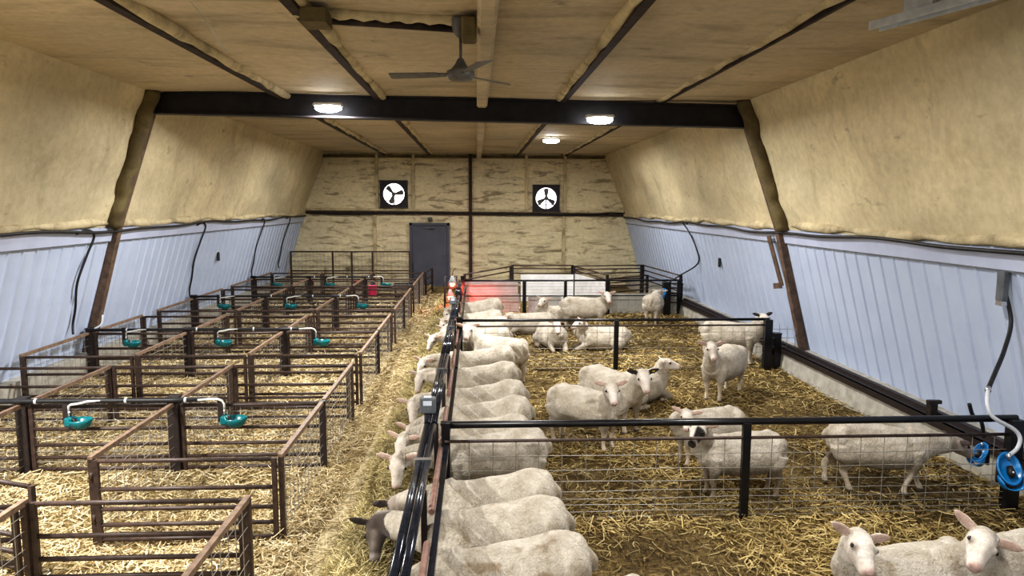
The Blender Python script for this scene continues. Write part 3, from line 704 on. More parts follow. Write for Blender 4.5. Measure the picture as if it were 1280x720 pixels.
MB().tube(sm([(4.68, 6.12, 1.14), (4.58, 5.98, 1.03), (4.61, 5.93, .93), (4.78, 5.90, .83), (4.83, 5.88, .75), (4.80, 5.87, .66), (4.705, 5.85, .60)]), .018, 8).build('braided_hose', 'galv', t)
MB().tube([(4.69, 6.13, 1.15), (4.665, 6.10, 1.125)], .026, 8).build('hose_clamp', 'chrome', t)
def drinker(x, y, z, label, rz, sc=.8):
    t = thing('water_bowl', (x, y, z), label, 'water bowl', 'blue drinkers of the sheep pen', rz)
    mb = MB(); n = 24; vs = []
    prof = [(.03, .05), (.10, .05), (.145, .0), (.15, -.03), (.13, -.03), (.11, .015), (.05, .03), (0, .03)]
    for r, d in prof:
        for k in range(n):
            a = 2 * PI * k / n; vs.append((r * .85 * math.cos(a), d - .05, r * 1.25 * math.sin(a) + d * .9 * 0))
    mb._add(vs, [(i * n + k, (i + 1) * n + k, (i + 1) * n + (k + 1) % n, i * n + (k + 1) % n) for i in range(len(prof) - 1) for k in range(n)], True)
    mb.box((0, .02, 0), (.12, .06, .2), bev=.02)
    o = mb.build('bowl', 'blue', t); o.rotation_euler = (math.radians(-32), 0, 0)
    # protruding scoop lip at the bottom
    mb = MB(); P = []
    for i in range(11):
        a = PI + PI * i / 10; P += [(.125 * math.cos(a), -.08, .16 * math.sin(a) - .03), (.11 * math.cos(a), -.19 , .07 * math.sin(a) - .085)]
    mb._add(P, [(2 * i, 2 * i + 1, 2 * i + 3, 2 * i + 2) for i in range(10)], True); o = mb.build('scoop_lip', 'blue', t); q = o.modifiers.new('t', 'SOLIDIFY'); q.thickness = .012
    MB().tube([(0, -.05, .06), (0, -.10, .0), (0, -.12, -.05)], [.03, .045, .02], 10).build('tongue', 'rubber', t)
    MB().lathe((0, -.11, .02), [(0, .03), (.012, .03), (.014, 0)], 8, (0, -1, 0)).build('valve_bolt', 'chrome', t)
    MB().tube([(0, -.03, .12), (0, -.03, .2)], .018, 8).build('valve', 'chrome', t)
    MB().box((0, .07, 0), (.12, .03, .34)).build('mounting_plate', 'post', t)
    t.scale = (sc, sc, sc)
drinker(4.71, 5.86, .47, 'blue drinking bowl on the post at the end of the near cross fence', math.radians(-8))
drinker(4.97, 6.50, .38, 'blue drinking bowl at which the sheep with lowered head is drinking', math.radians(-80), .6)
drinker(4.74, 17.62, .56, 'blue drinking bowl on the thick black post of the third cross fence', math.radians(-60))
cable([(4.72, 6.4, .92), (4.78, 6.42, .80), (4.90, 6.46, .72), (4.96, 6.49, .56)], .018, 'rubber', 'short dark hose running down to the drinking sheep’s bowl'.replace('’', "'"), 'hose', name='hose')
# wall marks and conduits
for s, y, z, lab in ((-1, 17.0, 1.57, 'small black plate on the white wall above the brown pens'), (1, 15.4, 1.55, 'small black plate on the white wall of the sheep pen')):
    p = onwall(s, z, y, .035); tag(MB().box(p, (.03, .10, .20)).build('wall_plate', 'rubber'), lab, 'plate')
t = wthing('electrical_box', (5.25, 6.72, 2.0), 'dark junction fitting on the white wall at the top of the silver water hose', 'junction box')
MB().box((5.20, 6.72, 2.02), (.07, .1, .3), bev=.01).build('case', 'grey_box', t); MB().box((5.20, 6.72, 1.85), (.06, .08, .05)).build('gland', 'chrome', t)
mb = MB(); a, b = Vector(onwall(1, 2.28, 12.15, .12)), Vector(onwall(1, 1.42, 12.05, .12)); mb.bar(a, b, .14, .02, (1, 0, 0)); mb.bar(b, b + Vector((-.1, .1, -.02)), .03, .1)
tag(mb.build('brace_plate', 'timber'), 'thin weathered plate slanting down beside the timber frame on the sheep side', 'plate')
cable([onwall(-1, 1.0, 11.72, .2), onwall(-1, .85, 11.66, .24), onwall(-1, .75, 11.6, .14), onwall(-1, .6, 11.66, .24)], .016, 'galv', 'silver conduit bent around the foot of the timber frame', 'conduit', name='conduit')

# ------------------------------------------------------------------ sheep
def catmull(P, R, sub=4):
    P = [Vector(p) for p in P]; out, ro = [], []
    for i in range(len(P) - 1):
        p0, p1, p2, p3 = P[max(i - 1, 0)], P[i], P[i + 1], P[min(i + 2, len(P) - 1)]
        for q in range(sub):
            t = q / sub; out.append(.5 * ((2 * p1) + (p2 - p0) * t + (2 * p0 - 5 * p1 + 4 * p2 - p3) * t * t + (3 * p1 - p0 - 3 * p2 + p3) * t ** 3))
            ro.append(tuple(R[i][j] + (R[i + 1][j] - R[i][j]) * (t * t * (3 - 2 * t)) for j in (0, 1)))
    out.append(P[-1]); ro.append(tuple(R[-1])); return out, ro
def chain(mb, P, R, hint, n=16, sub=4):
    R = [(r, r) if isinstance(r, (int, float)) else r for r in R]
    P, R = catmull(P, R, sub); hint = Vector(hint); vs = []
    for i, p in enumerate(P):
        t = (P[min(i + 1, len(P) - 1)] - P[max(i - 1, 0)]).normalized()
        s = (hint - t * hint.dot(t)).normalized(); u = t.cross(s)
        for k in range(n):
            a = 2 * PI * k / n; vs.append(p + s * math.cos(a) * R[i][0] + u * math.sin(a) * R[i][1])
    m = len(P); fs = [(i * n + k, i * n + (k + 1) % n, (i + 1) * n + (k + 1) % n, (i + 1) * n + k) for i in range(m - 1) for k in range(n)]
    fs += [tuple(range(n))[::-1], tuple((m - 1) * n + k for k in range(n))]
    mb._add(vs, fs); return P, R
def sstep(a, b, x): 
    t = np.clip((x - a) / (b - a), 0, 1); return t * t * (3 - 2 * t)

def make_sheep(x, y, heading, lying, poll, hdir, label, s=1.0, face='white', group=None, roll=0, ears='pale', fat=1.0, step=0, dirty=.4, ear_tag=None, vox=.0115, spots=0, hs=1.0, eardrop=0, leg_soil_shade=0, earang=0):
    hd = math.radians(heading); Rz = Matrix.Rotation(-hd, 3, 'Z')
    loc = Vector((x, y, 0))
    P = Rz @ (Vector(poll) - loc) / s                 # poll in body space
    h = (Rz @ Vector(hdir)).normalized()
    mb = MB()
    dz = -.245 if lying else 0; wd = 1.10 if lying else 1.0
    f = fat
    T = [(-.515, .56), (-.49, .555), (-.43, .545), (-.33, .525), (-.18, .50), (0, .487), (.17, .495), (.30, .52), (.40, .55), (.46, .57), (.485, .575)]
    TR = [(.05, .07), (.12, .13), (.175, .185), (.215 * f, .215), (.238 * f, .235 * f), (.245 * f, .24 * f), (.225 * f, .222 * f), (.185, .20), (.14, .165), (.09, .11), (.04, .05)]
    if lying: TR = [(a * wd, min(b, z_ + dz - .0)) for (a, b), (x_, z_) in zip(TR, T)]
    gz = .085 * max(0, min(1, (.62 - P.z) / .15)) if not lying else 0
    T = [(a_, b_ - gz * max(0, (a_ + .25) / .73) ** 1.5 + .35 * gz * math.exp(-((a_ + .36) / .12) ** 2)) for a_, b_ in T]
    chain(mb, [(a, 0, b + dz) for a, b in T], TR, (0, 1, 0), 24)
    # withers and rump bulges
    for yy in (-.085, .085): chain(mb, [(-.47, yy, .60 + dz), (-.38, yy * 1.1, .60 + dz), (-.26, yy, .585 + dz)], [.06, .13, .08], (0, 1, 0), 14)
    # tail
    chain(mb, [(-.49, 0, .63 + dz), (-.535, 0, .58 + dz), (-.55, 0, .50 + dz)], [.035, .032, .018], (0, 1, 0), 10)
    legs = []
    if not lying:
        for i, yy in enumerate((.105, -.105)):
            st = step * (1 if i == 0 else -1)
            legs.append(chain(mb, [(.31, yy * 1.05, .50), (.325, yy, .36), (.335 + st * .45, yy * .95, .235), (.325 + st * .8, yy * .92, .12), (.335 + st, yy * .92, .055), (.355 + st, yy * .92, .0)],
                              [.095, .068, .036, .025, .030, .034], (0, 1, 0), 12))
            st = -st
            legs.append(chain(mb, [(-.36, yy * 1.15, .50), (-.345, yy * 1.25, .40), (-.365 + st * .3, yy * 1.12, .31), (-.425 + st * .7, yy * 1.0, .225), (-.405 + st * .85, yy * .98, .12), (-.395 + st, yy * .98, .05), (-.375 + st, yy * .98, .0)],
                              [(.10, .15), (.085, .13), (.052, .075), (.033, .042), .026, .031, .035], (0, 1, 0), 12))
    else:
        for yy in (.115, -.115):
            legs.append(chain(mb, [(.27, yy, .20), (.36, yy * 1.2, .13), (.50, yy * 1.15, .065), (.52, yy * 1.1, .042), (.42, yy * 1.0, .035), (.33, yy * .95, .032)], [.09, .06, .042, .036, .028, .03], (0, 1, 0), 12))
            legs.append(chain(mb, [(-.36, yy * 1.6, .2), (-.22, yy * 2.1, .17), (-.16, yy * 2.25, .12)], [.10, .13, .07], (0, 1, 0), 12))
            legs.append(chain(mb, [(-.16, yy * 2.2, .10), (-.30, yy * 2.3, .05), (-.20, yy * 2.35, .038), (-.06, yy * 2.3, .034)], [.06, .036, .03, .03], (0, 1, 0), 12))
    # neck
    lowh = max(0, min(1, (.62 - P.z) / .15)) if not lying else 0
    b0 = Vector((.28, 0, .56 + dz - .03 * lowh)); b1 = Vector((.42, 0, .60 + dz - .10 * lowh))
    back = P - h * .04 
    mid = (b1 * .45 + back * .55) + Vector((0, 0, .0))
    sd = Vector((0, 0, 1)).cross(h)
    if sd.length < .15: sd = Vector((0, 1, 0))
    sd.normalize(); 
    if roll: sd = Matrix.Rotation(roll, 3, h) @ sd
    up = h.cross(sd)
    hint = Vector((0, 1, 0)); nt_ = (back - b1).normalized()
    if abs(nt_.dot(hint)) > .8: hint = Vector((1, 0, 0))
    chain(mb, [b0, b1, mid, back - up * .02], [(.13, .17), (.125, .155), (.092, .115), (.072, .085)], hint, 18)
    # head
    off = [(-.07, -.005, .05, .055), (-.03, 0, .07, .075), (.02, .002, .077, .083), (.07, 0, .072, .082), (.12, -.006, .057, .070), (.165, -.014, .046, .057), (.205, -.02, .042, .050), (.23, -.023, .038, .043), (.246, -.026, .022, .026)]
    chain(mb, [P + h * a + up * b for a, b, _, _ in off], [(c * hs, d * hs) for _, _, c, d in off], sd, 18)
    for e in (-1, 1):
        mb.ball(P + h * .075 + sd * e * .058 * hs + up * .032 * hs, .026 * hs, 12)          # brow
    ear_pts = []
    for e in (-1, 1):
        d = (sd * e * 1.0 + up * (.22 - eardrop) - h * (.18 + earang * e)).normalized(); b = P + sd * e * .06 * hs + up * .035 * hs - h * .015
        E = [b, b + d * .03, b + d * .075, b + d * .12, b + d * .155]
        wv = up * .75 - h * .65; wv = (wv - d * wv.dot(d)).normalized()
        chain(mb, E, [(.022, .018), (.033, .013), (.037, .0105), (.027, .010), (.006, .008)], wv, 12); ear_pts.append((e, b, d))
    me = bpy.data.meshes.new('t'); me.from_pydata(mb.v, [], mb.f); ob = bpy.data.objects.new('t', me); COL.objects.link(ob)
    r = ob.modifiers.new('r', 'REMESH'); r.mode = 'VOXEL'; r.voxel_size = vox; r.use_smooth_shade = True
    q = ob.modifiers.new('s', 'SMOOTH'); q.factor = .5; q.iterations = 4 
    dg = bpy.context.evaluated_depsgraph_get(); m2 = bpy.data.meshes.new_from_object(ob.evaluated_get(dg)); bpy.data.objects.remove(ob)
    nv = len(m2.vertices); V = np.zeros(nv * 3, np.float32); m2.vertices.foreach_get('co', V); V = V.reshape(-1, 3)
    # colouring by anatomy
    hh, ss, uu, PP = (np.array(q) for q in (h, sd, up, P))
    Q = V - PP; t = Q @ hh; a = Q @ ss; b = Q @ uu
    wool = np.array([.62, .565, .48]); belly = np.array([.25, .21, .16]); 
    FC = {'white': (.76, .70, .64), 'dark': (.075, .058, .05), 'patch': (.74, .68, .61), 'tan': (.50, .40, .30), 'grey': (.34, .29, .25)}[face]
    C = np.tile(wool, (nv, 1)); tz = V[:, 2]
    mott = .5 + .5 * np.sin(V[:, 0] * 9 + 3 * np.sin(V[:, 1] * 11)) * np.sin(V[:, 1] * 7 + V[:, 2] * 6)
    w = (1 - sstep(.27 + max(dz, -.2), .47 + max(dz, -.2), tz + .08 * (mott - .5))) * (.55 + .45 * mott) * dirty * 1.5; w = np.clip(w, 0, .85)[:, None]; C = C * (1 - w) + belly * w  # lower body darkened: soiling, with some shadow painted in on a few sheep
    al = np.ones(nv)
    # dung-stained rump
    w = (sstep(.36, .52, -V[:, 0]) * sstep(.06, .0, np.abs(V[:, 1]) - .06) * dirty * .45)[:, None]; C = C * (1 - w) + np.array([.36, .29, .2]) * w
    if spots:
        from mathutils import noise as mn_
        up_ = np.where(tz > .52)[0]; sp = np.zeros(nv); off3 = Vector((x * 7, y * 5, 0))
        for q_ in up_: sp[q_] = mn_.fractal(Vector(V[q_]) * 7 + off3, .8, 2.2, 4)
        w = (np.clip(sstep(.15, .75, sp) * spots * .85, 0, .75) * sstep(-.55, -.3, V[:, 0]) * sstep(.45, .2, np.abs(V[:, 0])))[:, None]; C = C * (1 - w) + np.array([.30, .22, .13]) * w
    # legs
    for LP, LR in legs:
        LPa = np.array([list(p) for p in LP]); LRa = np.array([max(q) for q in LR])
        sel = np.where(tz < (.36 if not lying else .14))[0]
        if len(sel) == 0: continue
        D = np.linalg.norm(V[sel][:, None, :] - LPa[None], axis=2) / (LRa[None] + .012); mn = D.min(1)
        zf = (1 - sstep(.22, .34, tz[sel])) if not lying else (1 - sstep(.08, .14, tz[sel]))
        w = ((mn < 1.25) * zf)[:, None]; lc = np.array([.60, .52, .42]) * (1 - leg_soil_shade) + np.array([.2, .15, .1]) * leg_soil_shade
        C[sel] = C[sel] * (1 - w) + lc * w; al[sel] *= 1 - .7 * w[:, 0]
        if not lying:
            w = ((mn < 1.35) * (1 - sstep(.025, .045, tz[sel])))[:, None]; C[sel] = C[sel] * (1 - w) + np.array([.10, .08, .06]) * w
    # head
    a = a / hs; b = b / hs
    ishead = (sstep(-.03, .03, t) if face not in ('dark', 'grey') else sstep(-.13, -.06, t)) * (np.abs(a) < .115) * (np.abs(b) < .125) * (t < .3)
    w = ishead[:, None]; C = C * (1 - w) + np.array(FC) * w; al *= 1 - .85 * ishead
    if face == 'patch':
        w = (sstep(.03, .06, t) * (1 - sstep(.16, .19, t)) * sstep(.0, .02, np.abs(a)) * (a > 0) * (ishead > .5))[:, None]; C = C * (1 - w) + np.array([.02, .018, .018]) * w
        w = (sstep(.20, .215, t) * (ishead > .5))[:, None]; C = C * (1 - w) + np.array([.04, .03, .03]) * w
    if face == 'dark':
        w = (np.exp(-(a / .035) ** 2) * sstep(.02, .06, t) * (1 - sstep(.15, .2, t)) * (ishead > .5) * .5)[:, None]; C = C * (1 - w) + np.array([.42, .36, .32]) * w
        w = (sstep(.175, .21, t) * (ishead > .5) * .8)[:, None]; C = C * (1 - w) + np.array([.42, .37, .34]) * w
    nose = np.array([.62, .42, .36]) if face in ('white', 'tan') else np.array([.06, .05, .045]) if face != 'dark' else np.array([.22, .19, .18])
    w = (sstep(.21, .235, t) * (ishead > .5) * .8)[:, None]; C = C * (1 - w) + nose * w
    for e in (-1, 1):
        w = np.exp(-(((t - .230) / .016) ** 2 + ((a - e * .019) / .010) ** 2 + ((b + .008) / .012) ** 2))[:, None]; C = C * (1 - w) + np.array([.03, .02, .02]) * w
        w = np.exp(-(((t - .080) / .022) ** 2 + ((a - e * .075) / .024) ** 2 + ((b - .034) / .016) ** 2))[:, None]; C = C * (1 - w) + np.array([.05, .04, .035]) * w
    w = (np.exp(-((b + .042 + .0 * t) / .005) ** 2) * sstep(.16, .2, t) * (ishead > .5) * .75)[:, None]; C = C * (1 - w) + np.array([.08, .05, .045]) * w
    for e, bp, d in ear_pts:
        R_ = V - np.array(bp); l = R_ @ np.array(d); rr = np.linalg.norm(R_ - l[:, None] * np.array(d), axis=1)
        ie = (l > .012) & (l < .2) & (rr < .045)
        en = np.array(h * .75 + up * .65); front = sstep(-.002, .006, (R_ @ en) - l * float(np.dot(np.array(d), en)))
        ec = np.array({'pale': (.74, .66, .58), 'black': (.05, .04, .04), 'dark': (.09, .07, .065)}[ears]); ic = ec * .62 if ears != 'pale' else np.array([.52, .38, .32])
        inner = front * (rr < .027)
        w = ie.astype(float)[:, None]; cc = ec * (1 - inner[:, None]) + ic * inner[:, None]; C = C * (1 - w) + cc * w; al[ie] = .1
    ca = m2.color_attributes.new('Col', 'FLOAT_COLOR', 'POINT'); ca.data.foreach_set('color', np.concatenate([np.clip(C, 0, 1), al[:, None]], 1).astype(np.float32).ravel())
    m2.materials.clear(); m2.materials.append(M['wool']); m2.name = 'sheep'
    m2.polygons.foreach_set('use_smooth', [True] * len(m2.polygons))
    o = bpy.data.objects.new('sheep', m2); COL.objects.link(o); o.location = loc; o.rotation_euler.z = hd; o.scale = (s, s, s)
    tag(o, label, 'sheep', group)
    for e in (-1, 1):
        c = P + h * .078 + sd * e * .0735 * hs + up * .034 * hs
        MB().ball(c, .0155, 10).build('eye', 'eye', o)
    if ear_tag:
        e, bp, d = ear_pts[0 if ear_tag[0] < 0 else 1]
        c = Vector(bp) + Vector(d) * .07 + h * .012
        MB().box(c, (.03, .03, .006), mat=Matrix((sd, up, h)).transposed()).build('ear_tag', ear_tag[1], o)
    return o

FEED = 'sheep feeding in a row through the fence'
def feeder(x, y, label, heading=180, poll=None, hdir=None, **kw):
    kw['fat'] = kw.get('fat', 1.0) * .92
    poll = poll or (x - .66, y + random.uniform(-.1, .1), .50); hdir = hdir or (-.25, random.uniform(-.35, .1), -.9)
    make_sheep(x, y, heading, False, poll, hdir, label, group=FEED, **kw)
feeder(.55, 3.72, 'sheep at the feeding fence of which only the cream rump shows at the bottom edge', poll=(-.05, 3.75, .5), s=.95)
feeder(.20, 4.20, 'cream sheep with muddy brown spots on its back, lowest of the feeding row', 182, s=1.0, fat=1.03, dirty=.6, poll=(-.60, 4.05, .40), spots=1)
feeder(.13, 4.76, 'cream sheep with dark brown face and black ears hanging over the hay', 181, poll=(-.73, 5.02, .45), hdir=(-.03, -.60, -.80), face='dark', ears='dark', s=1.0, fat=1.06, dirty=.6, ear_tag=(1, 'tagw'), spots=.6)
feeder(.12, 5.36, 'cream sheep feeding between the dark-faced one and the near cross fence', 178, poll=(-.64, 5.44, .42), hdir=(-.25, .3, -.92), face='grey', ears='dark', s=.97, spots=.3)
feeder(.14, 6.36, 'cream sheep feeding just behind the near cross fence, white face toward the hay', 182, poll=(-.70, 6.22, .50), hdir=(-.08, -.62, -.78), s=1.0)
feeder(.06, 6.92, 'second feeding sheep beyond the near cross fence, body mostly under the black rail', 180, poll=(-.70, 6.74, .52), hdir=(-.30, -.55, -.78), s=.95)
feeder(.09, 7.48, 'third feeding sheep beyond the near cross fence, beside the grey box', 183, s=.98, poll=(-.66, 7.2, .46), hdir=(-.3, -.5, -.8))
feeder(.08, 8.20, 'fourth feeding sheep beyond the near cross fence, smooth cream back with two shadow bands', 182, s=.98, poll=(-.74, 8.20, .46), hdir=(-.02, -.6, -.8))
feeder(.06, 9.25, 'fifth feeding sheep beyond the near cross fence, white head over the hay', 184, s=.97, poll=(-.74, 9.4, .50), hdir=(-.25, -.55, -.78))
feeder(.06, 10.28, 'sixth feeding sheep beyond the near cross fence, in front of the one looking round', 186, s=.98, poll=(-.76, 10.25, .50), hdir=(-.4, -.55, -.7))
make_sheep(.36, 11.08, 140, False, (-.14, 11.42, .80), (-.12, -.8, -.55), 'cream sheep standing in the feeding row but looking back over the rail', s=1.0, vox=.0115)
feeder(.10, 12.15, 'first feeding sheep beyond the second cross fence', s=.95, poll=(-.74, 12.1, .5), hdir=(-.4, -.55, -.7))
feeder(.10, 13.0, 'second feeding sheep beyond the second cross fence', s=1.0, vox=.014)
feeder(.02, 13.95, 'third feeding sheep beyond the second cross fence', s=.98, vox=.014)
feeder(.04, 15.45, 'farthest feeding sheep, in front of the pink-lit board', 184, s=1.02, vox=.014)
# loose sheep
make_sheep(1.26, 8.0, -40, False, (1.48, 7.58, .80), (.05, -.78, -.55), 'cream sheep standing broadside behind the near cross fence, pink ears, looking out', s=.94, fat=1.05)
make_sheep(1.72, 8.72, -58, False, (1.96, 8.12, .80), (.08, -.78, -.6), 'cream sheep with black ears and yellow ear tag standing behind another', s=1.0, ears='black', ear_tag=(1, 'tag'))
make_sheep(2.30, 9.72, 32, True, (2.66, 9.80, .56), (.95, -.05, -.12), 'cream sheep lying down with its head turned toward the wall, behind the black-eared one', s=1.0)
make_sheep(3.62, 10.05, 228, False, (3.27, 9.58, .84), (-.05, -.8, -.52), 'cream sheep standing alone in mid pen, head up, facing out', s=1.0, fat=1.05, earang=0)
make_sheep(4.56, 12.32, -28, False, (5.0, 12.02, .86), (.2, -.85, -.35), 'cream sheep behind the second cross fence with its face hidden by the post', s=1.02, ears='dark')
make_sheep(2.53, 6.48, 184, False, (2.06, 6.26, .755), (-.60, -.62, -.50), 'cream sheep with a black eye patch standing at the mesh beside the fence post', s=.87, hs=1.1, face='patch', dirty=1.15, leg_soil_shade=.8, fat=1.02)  # lower half and legs darkened in colour for shadow besides dirt
make_sheep(2.52, 7.40, 192, False, (2.19, 7.12, .62), (-.15, -.8, -.5), 'cream sheep behind the black-patched one, head just above the rail', s=.83, roll=-.2)
make_sheep(3.96, 6.57, -16, False, (4.66, 6.46, .50), (.82, .08, -.45), 'cream sheep with lowered head drinking at the blue bowl by the curb', s=.94, step=.1, dirty=.9, face='grey', ear_tag=(1, 'tag'), ears='dark')
make_sheep(2.74, 4.12, 184, False, (2.30, 3.98, .78), (-.10, -.86, -.42), 'white-faced sheep in the bottom corner, head level and pale ears spread', s=.92, vox=.0085, dirty=.6, roll=-.32, spots=.7, hs=1.16)
make_sheep(3.62, 4.20, 188, False, (3.08, 3.98, .775), (-.60, -.68, -.36), 'white-faced sheep in the bottom corner at the picture edge, head raised higher', s=.98, vox=.0085, roll=-.48, spots=.4, hs=1.05)
make_sheep(1.18, 15.1, 178, True, (.66, 15.0, .40), (-.85, -.2, -.35), 'cream sheep lying flat behind the second cross fence with a brownish head', s=1.02, face='tan', vox=.014)
make_sheep(1.95, 16.3, 178, True, (1.55, 16.1, .62), (-.55, -.7, -.35), 'cream sheep lying with raised head in front of the white boards', s=1.0, vox=.014)
make_sheep(2.44, 15.65, -12, False, (2.86, 15.3, .84), (.1, -.85, -.45), 'cream sheep standing broadside before the third cross fence, head turned out', s=1.04, vox=.013)
make_sheep(1.50, 13.72, -80, True, (1.52, 13.22, .56), (.06, -.75, -.6), 'cream sheep lying with its folded legs and face toward the front', s=.98, fat=1.12, vox=.013)
make_sheep(2.44, 13.4, 178, True, (2.0, 13.25, .58), (-.88, -.35, -.3), 'cream sheep lying broadside with its head toward the feeding fence, near the thin fence post', s=1.0, vox=.013)
make_sheep(4.22, 16.55, 68, False, (4.52, 17.15, .66), (.45, .85, -.3), 'cream sheep seen from behind at the far blue drinker', s=1.0, vox=.014)

# ------------------------------------------------------------------ straw
def strands(name, n, sampler, pal, label, cat, lenr=(.04, .17), w0=.0078, lift=.03, tilt=.25):
    X, Y, Zb, shade = sampler(n); n = len(X)
    L = rng.uniform(*lenr, n) * (1 + .0 * Y); W = w0 * rng.uniform(.7, 1.4, n) * np.maximum(1, Y / 9)
    A = rng.uniform(0, 2 * PI, n); tl = rng.normal(0, tilt, n); bend = rng.normal(0, .12, n)
    d = np.stack([np.cos(A) * np.cos(tl), np.sin(A) * np.cos(tl), np.sin(tl)], 1); sdv = np.stack([-np.sin(A), np.cos(A), np.zeros(n)], 1)
    rl = rng.uniform(-1.2, 1.2, n); wv = sdv * np.cos(rl)[:, None] + np.array([0, 0, 1.]) * np.sin(rl)[:, None]
    c = np.stack([X, Y, Zb + rng.uniform(.0, lift, n) + np.abs(np.sin(tl)) * L * .35], 1)
    V = np.zeros((n, 6, 3))
    for i, q in enumerate((-.5, 0, .5)):
        p = c + d * (L * q)[:, None] + sdv * (bend * L * (1 - 4 * q * q))[:, None]
        V[:, 2 * i] = p - wv * (W / 2)[:, None]; V[:, 2 * i + 1] = p + wv * (W / 2)[:, None]
    F = np.array([[0, 1, 3, 2], [2, 3, 5, 4]])[None] + (np.arange(n) * 6)[:, None, None]
    me = bpy.data.meshes.new(name); me.vertices.add(n * 6); me.vertices.foreach_set('co', V.astype(np.float32).ravel())
    me.loops.add(n * 8); me.loops.foreach_set('vertex_index', F.astype(np.int32).ravel())
    me.polygons.add(n * 2); me.polygons.foreach_set('loop_start', np.arange(0, n * 8, 4, dtype=np.int32)); me.update(calc_edges=True)
    pal = np.array(pal); ci = rng.integers(0, len(pal), n); C = pal[ci] * rng.uniform(.75, 1.15, n)[:, None] * shade[:, None]
    C = np.repeat(np.concatenate([np.clip(C, 0, 1), np.ones((n, 1))], 1)[:, None], 6, 1)
    ca = me.color_attributes.new('Col', 'FLOAT_COLOR', 'POINT'); ca.data.foreach_set('color', C.astype(np.float32).ravel())
    me.materials.append(M['straw']); o = bpy.data.objects.new(name, me); COL.objects.link(o)
    tag(o, label, cat); o['kind'] = 'stuff'; return o
def fz(X, Y): return .012 * (np.sin(X * 1.9 + Y * .7) + np.sin(Y * 2.3 - X * 1.1)) - .012
def ydist(n, a, b):          # density falls with distance
    u = rng.uniform(0, 1, n); return a * (b / a) ** u
def blot(X, Y, k=1.0, ph=0):
    return (np.sin(X * 2.1 * k + ph + 1.3 * np.sin(Y * 1.7 * k)) + np.sin(Y * 2.6 * k - ph + 1.1 * np.sin(X * 2.9 * k)) + .6 * np.sin(X * 6.3 * k + Y * 5.1 * k)) / 2.6
def s_left(n):
    Y = ydist(n, 3.6, 24.3); X = rng.uniform(-6.25, -1.45, n); b = blot(X, Y); return X, Y, fz(X, Y), .92 + .22 * b
def s_right(n):
    Y = ydist(n, 3.6, 20); X = rng.uniform(-.3, 5.25, n); b = blot(X, Y, 1.1, 2)
    keep = rng.uniform(0, 1, n) < np.clip(.62 + .55 * b, .12, 1) * np.where(Y < 5.75, .10 + .8 * np.clip((X - 1.6) / 1.2, 0, 1) + .5 * np.clip((Y - 5.3) / .5, 0, 1), 1); X, Y, b = X[keep], Y[keep], b[keep]
    return X, Y, fz(X, Y) + .02, (.74 + .30 * b) * np.where(Y < 5.7, .75 + .15 * (X > 2.0), 1)
def hz(X, Y):
    c = -.80 + .04 * np.sin(Y * .9); w = .34 + .05 * np.sin(Y * 1.7 + 1); return np.clip(1 - ((X - c) / w) ** 2, 0, 1) * (.15 + .05 * np.sin(Y * 2.9) + .035 * np.sin(Y * 6.1 + X * 9))
def s_aisle(n):
    Y = ydist(n, 3.6, 21); X = rng.normal(-.82, .19, n); k = (X > -1.14 + .05 * np.sin(Y * 2.1)) & (X < -.36); X, Y = X[k], Y[k]; b = blot(X, Y, 2.2, 1)
    return X, Y, fz(X, Y) + hz(X, Y), .85 + .3 * b
def s_edge(n):
    Y = ydist(n, 3.6, 22); X = rng.uniform(-1.68, -1.08, n); return X, Y, fz(X, Y) + .008, np.full(n, .85)
STRAW = [(.74, .61, .37), (.66, .53, .30), (.84, .73, .49), (.48, .37, .19), (.58, .47, .27), (.34, .25, .12)]
DARK = [(.66, .51, .22), (.52, .39, .15), (.80, .64, .31), (.36, .25, .10), (.22, .145, .055), (.46, .34, .13)]
HAYC = [(.68, .57, .29), (.56, .46, .22), (.82, .71, .41), (.40, .33, .15), (.27, .225, .09)]
strands('straw_bedding', 72000, s_left, STRAW, 'loose golden straw bedding covering the floor of the brown pens', 'straw')
strands('soiled_straw', 80000, s_right, DARK, 'darker trampled straw covering the floor of the sheep pen', 'straw')
strands('loose_hay', 42000, s_aisle, HAYC, 'greenish loose hay piled along the feeding fence in the aisle', 'hay', (.05, .18), .0045, .03, .35)
strands('scattered_chaff', 9000, s_edge, STRAW, 'thin chaff scattered along the aisle edge of the brown pens', 'chaff', (.04, .14), .005)
mb = MB(); ny, nx = 260, 16; vs = []
for j in range(ny + 1):
    y = 3.0 + 18.5 * j / ny
    for i in range(nx + 1):
        x = -1.13 + .75 * i / nx; vs.append((x, y, float(fz(np.float64(x), np.float64(y)) + hz(np.float64(x), np.float64(y))) + .004 + .012 * math.sin(x * 31 + y * 17) * (0 < i < nx)))
mb._add(vs, [(j * (nx + 1) + i, j * (nx + 1) + i + 1, (j + 1) * (nx + 1) + i + 1, (j + 1) * (nx + 1) + i) for j in range(ny) for i in range(nx)], True)
o = tag(mb.build('hay_windrow', 'hay'), 'low ridge of packed hay in the aisle below the feeding fence', 'hay'); o['kind'] = 'stuff'

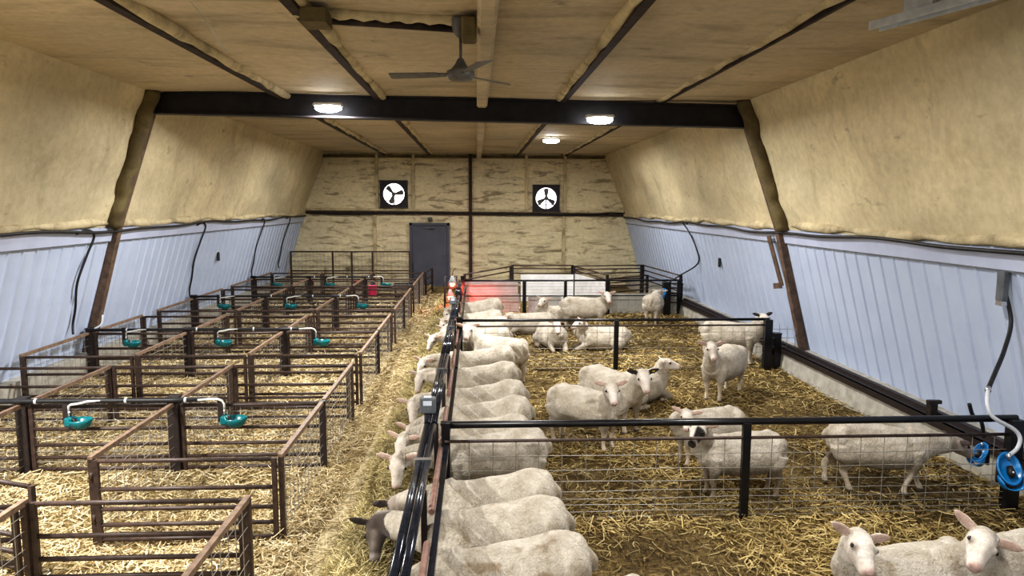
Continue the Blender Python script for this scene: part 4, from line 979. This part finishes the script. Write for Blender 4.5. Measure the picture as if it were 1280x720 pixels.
mb = MB(); vs = []
for j in range(121):
    y = 3.2 + 6.6 * j / 120; c = -1.21 + .025 * math.sin(y * .9) + .008 * math.sin(y * 5.1); w = .11 * (1 - .75 * j / 120) + .008 * math.sin(y * 9)
    for q in (-1, -.5, 0, .5, 1): vs.append((c + q * w, y, float(fz(np.float64(c + q * w), np.float64(y))) + .014 * (1 - q * q) + .006))
mb._add(vs, [(j * 5 + i, j * 5 + i + 1, (j + 1) * 5 + i + 1, (j + 1) * 5 + i) for j in range(120) for i in range(4)], True)
M['dust'] = worn('pale_dust', (.50, .42, .25), (.26, .21, .11), .95, 0, 22, .8)
o = tag(mb.build('dust_trail', 'dust'), 'pale swept dusty trail along the aisle between hay and brown pens', 'dust'); o['kind'] = 'stuff'

for o in bpy.data.objects:
    if '_o' in o: del o['_o']
for p in (gate, panel, div, post, bowl, bowl2): pass

# ------------------------------------------------------------------ world, camera, view
w = bpy.data.worlds.new('World'); SC.world = w; w.use_nodes = True
w.node_tree.nodes['Background'].inputs[0].default_value = (.80, .86, 1.0, 1); w.node_tree.nodes['Background'].inputs[1].default_value = .5
f = 887.; yaw = math.atan(45 / f); pitch = math.atan(104 / math.hypot(f, 45)); roll = math.radians(.2)
fw = Vector((math.sin(yaw) * math.cos(pitch), math.cos(yaw) * math.cos(pitch), -math.sin(pitch))); r0 = fw.cross(Vector((0, 0, 1))).normalized(); u0 = r0.cross(fw)
r1 = r0 * math.cos(roll) + u0 * math.sin(roll); u1 = -r0 * math.sin(roll) + u0 * math.cos(roll)
cd = bpy.data.cameras.new('Camera'); cd.sensor_width = 36; cd.lens = f / 1280 * 36; cd.clip_end = 200
co = bpy.data.objects.new('Camera', cd); COL.objects.link(co)
co.matrix_world = Matrix(((r1.x, u1.x, -fw.x, 0), (r1.y, u1.y, -fw.y, 0), (r1.z, u1.z, -fw.z, 2.8), (0, 0, 0, 1)))
SC.camera = co
SC.view_settings.view_transform = 'Standard'; SC.view_settings.look = 'Medium High Contrast'; SC.view_settings.exposure = 0.0
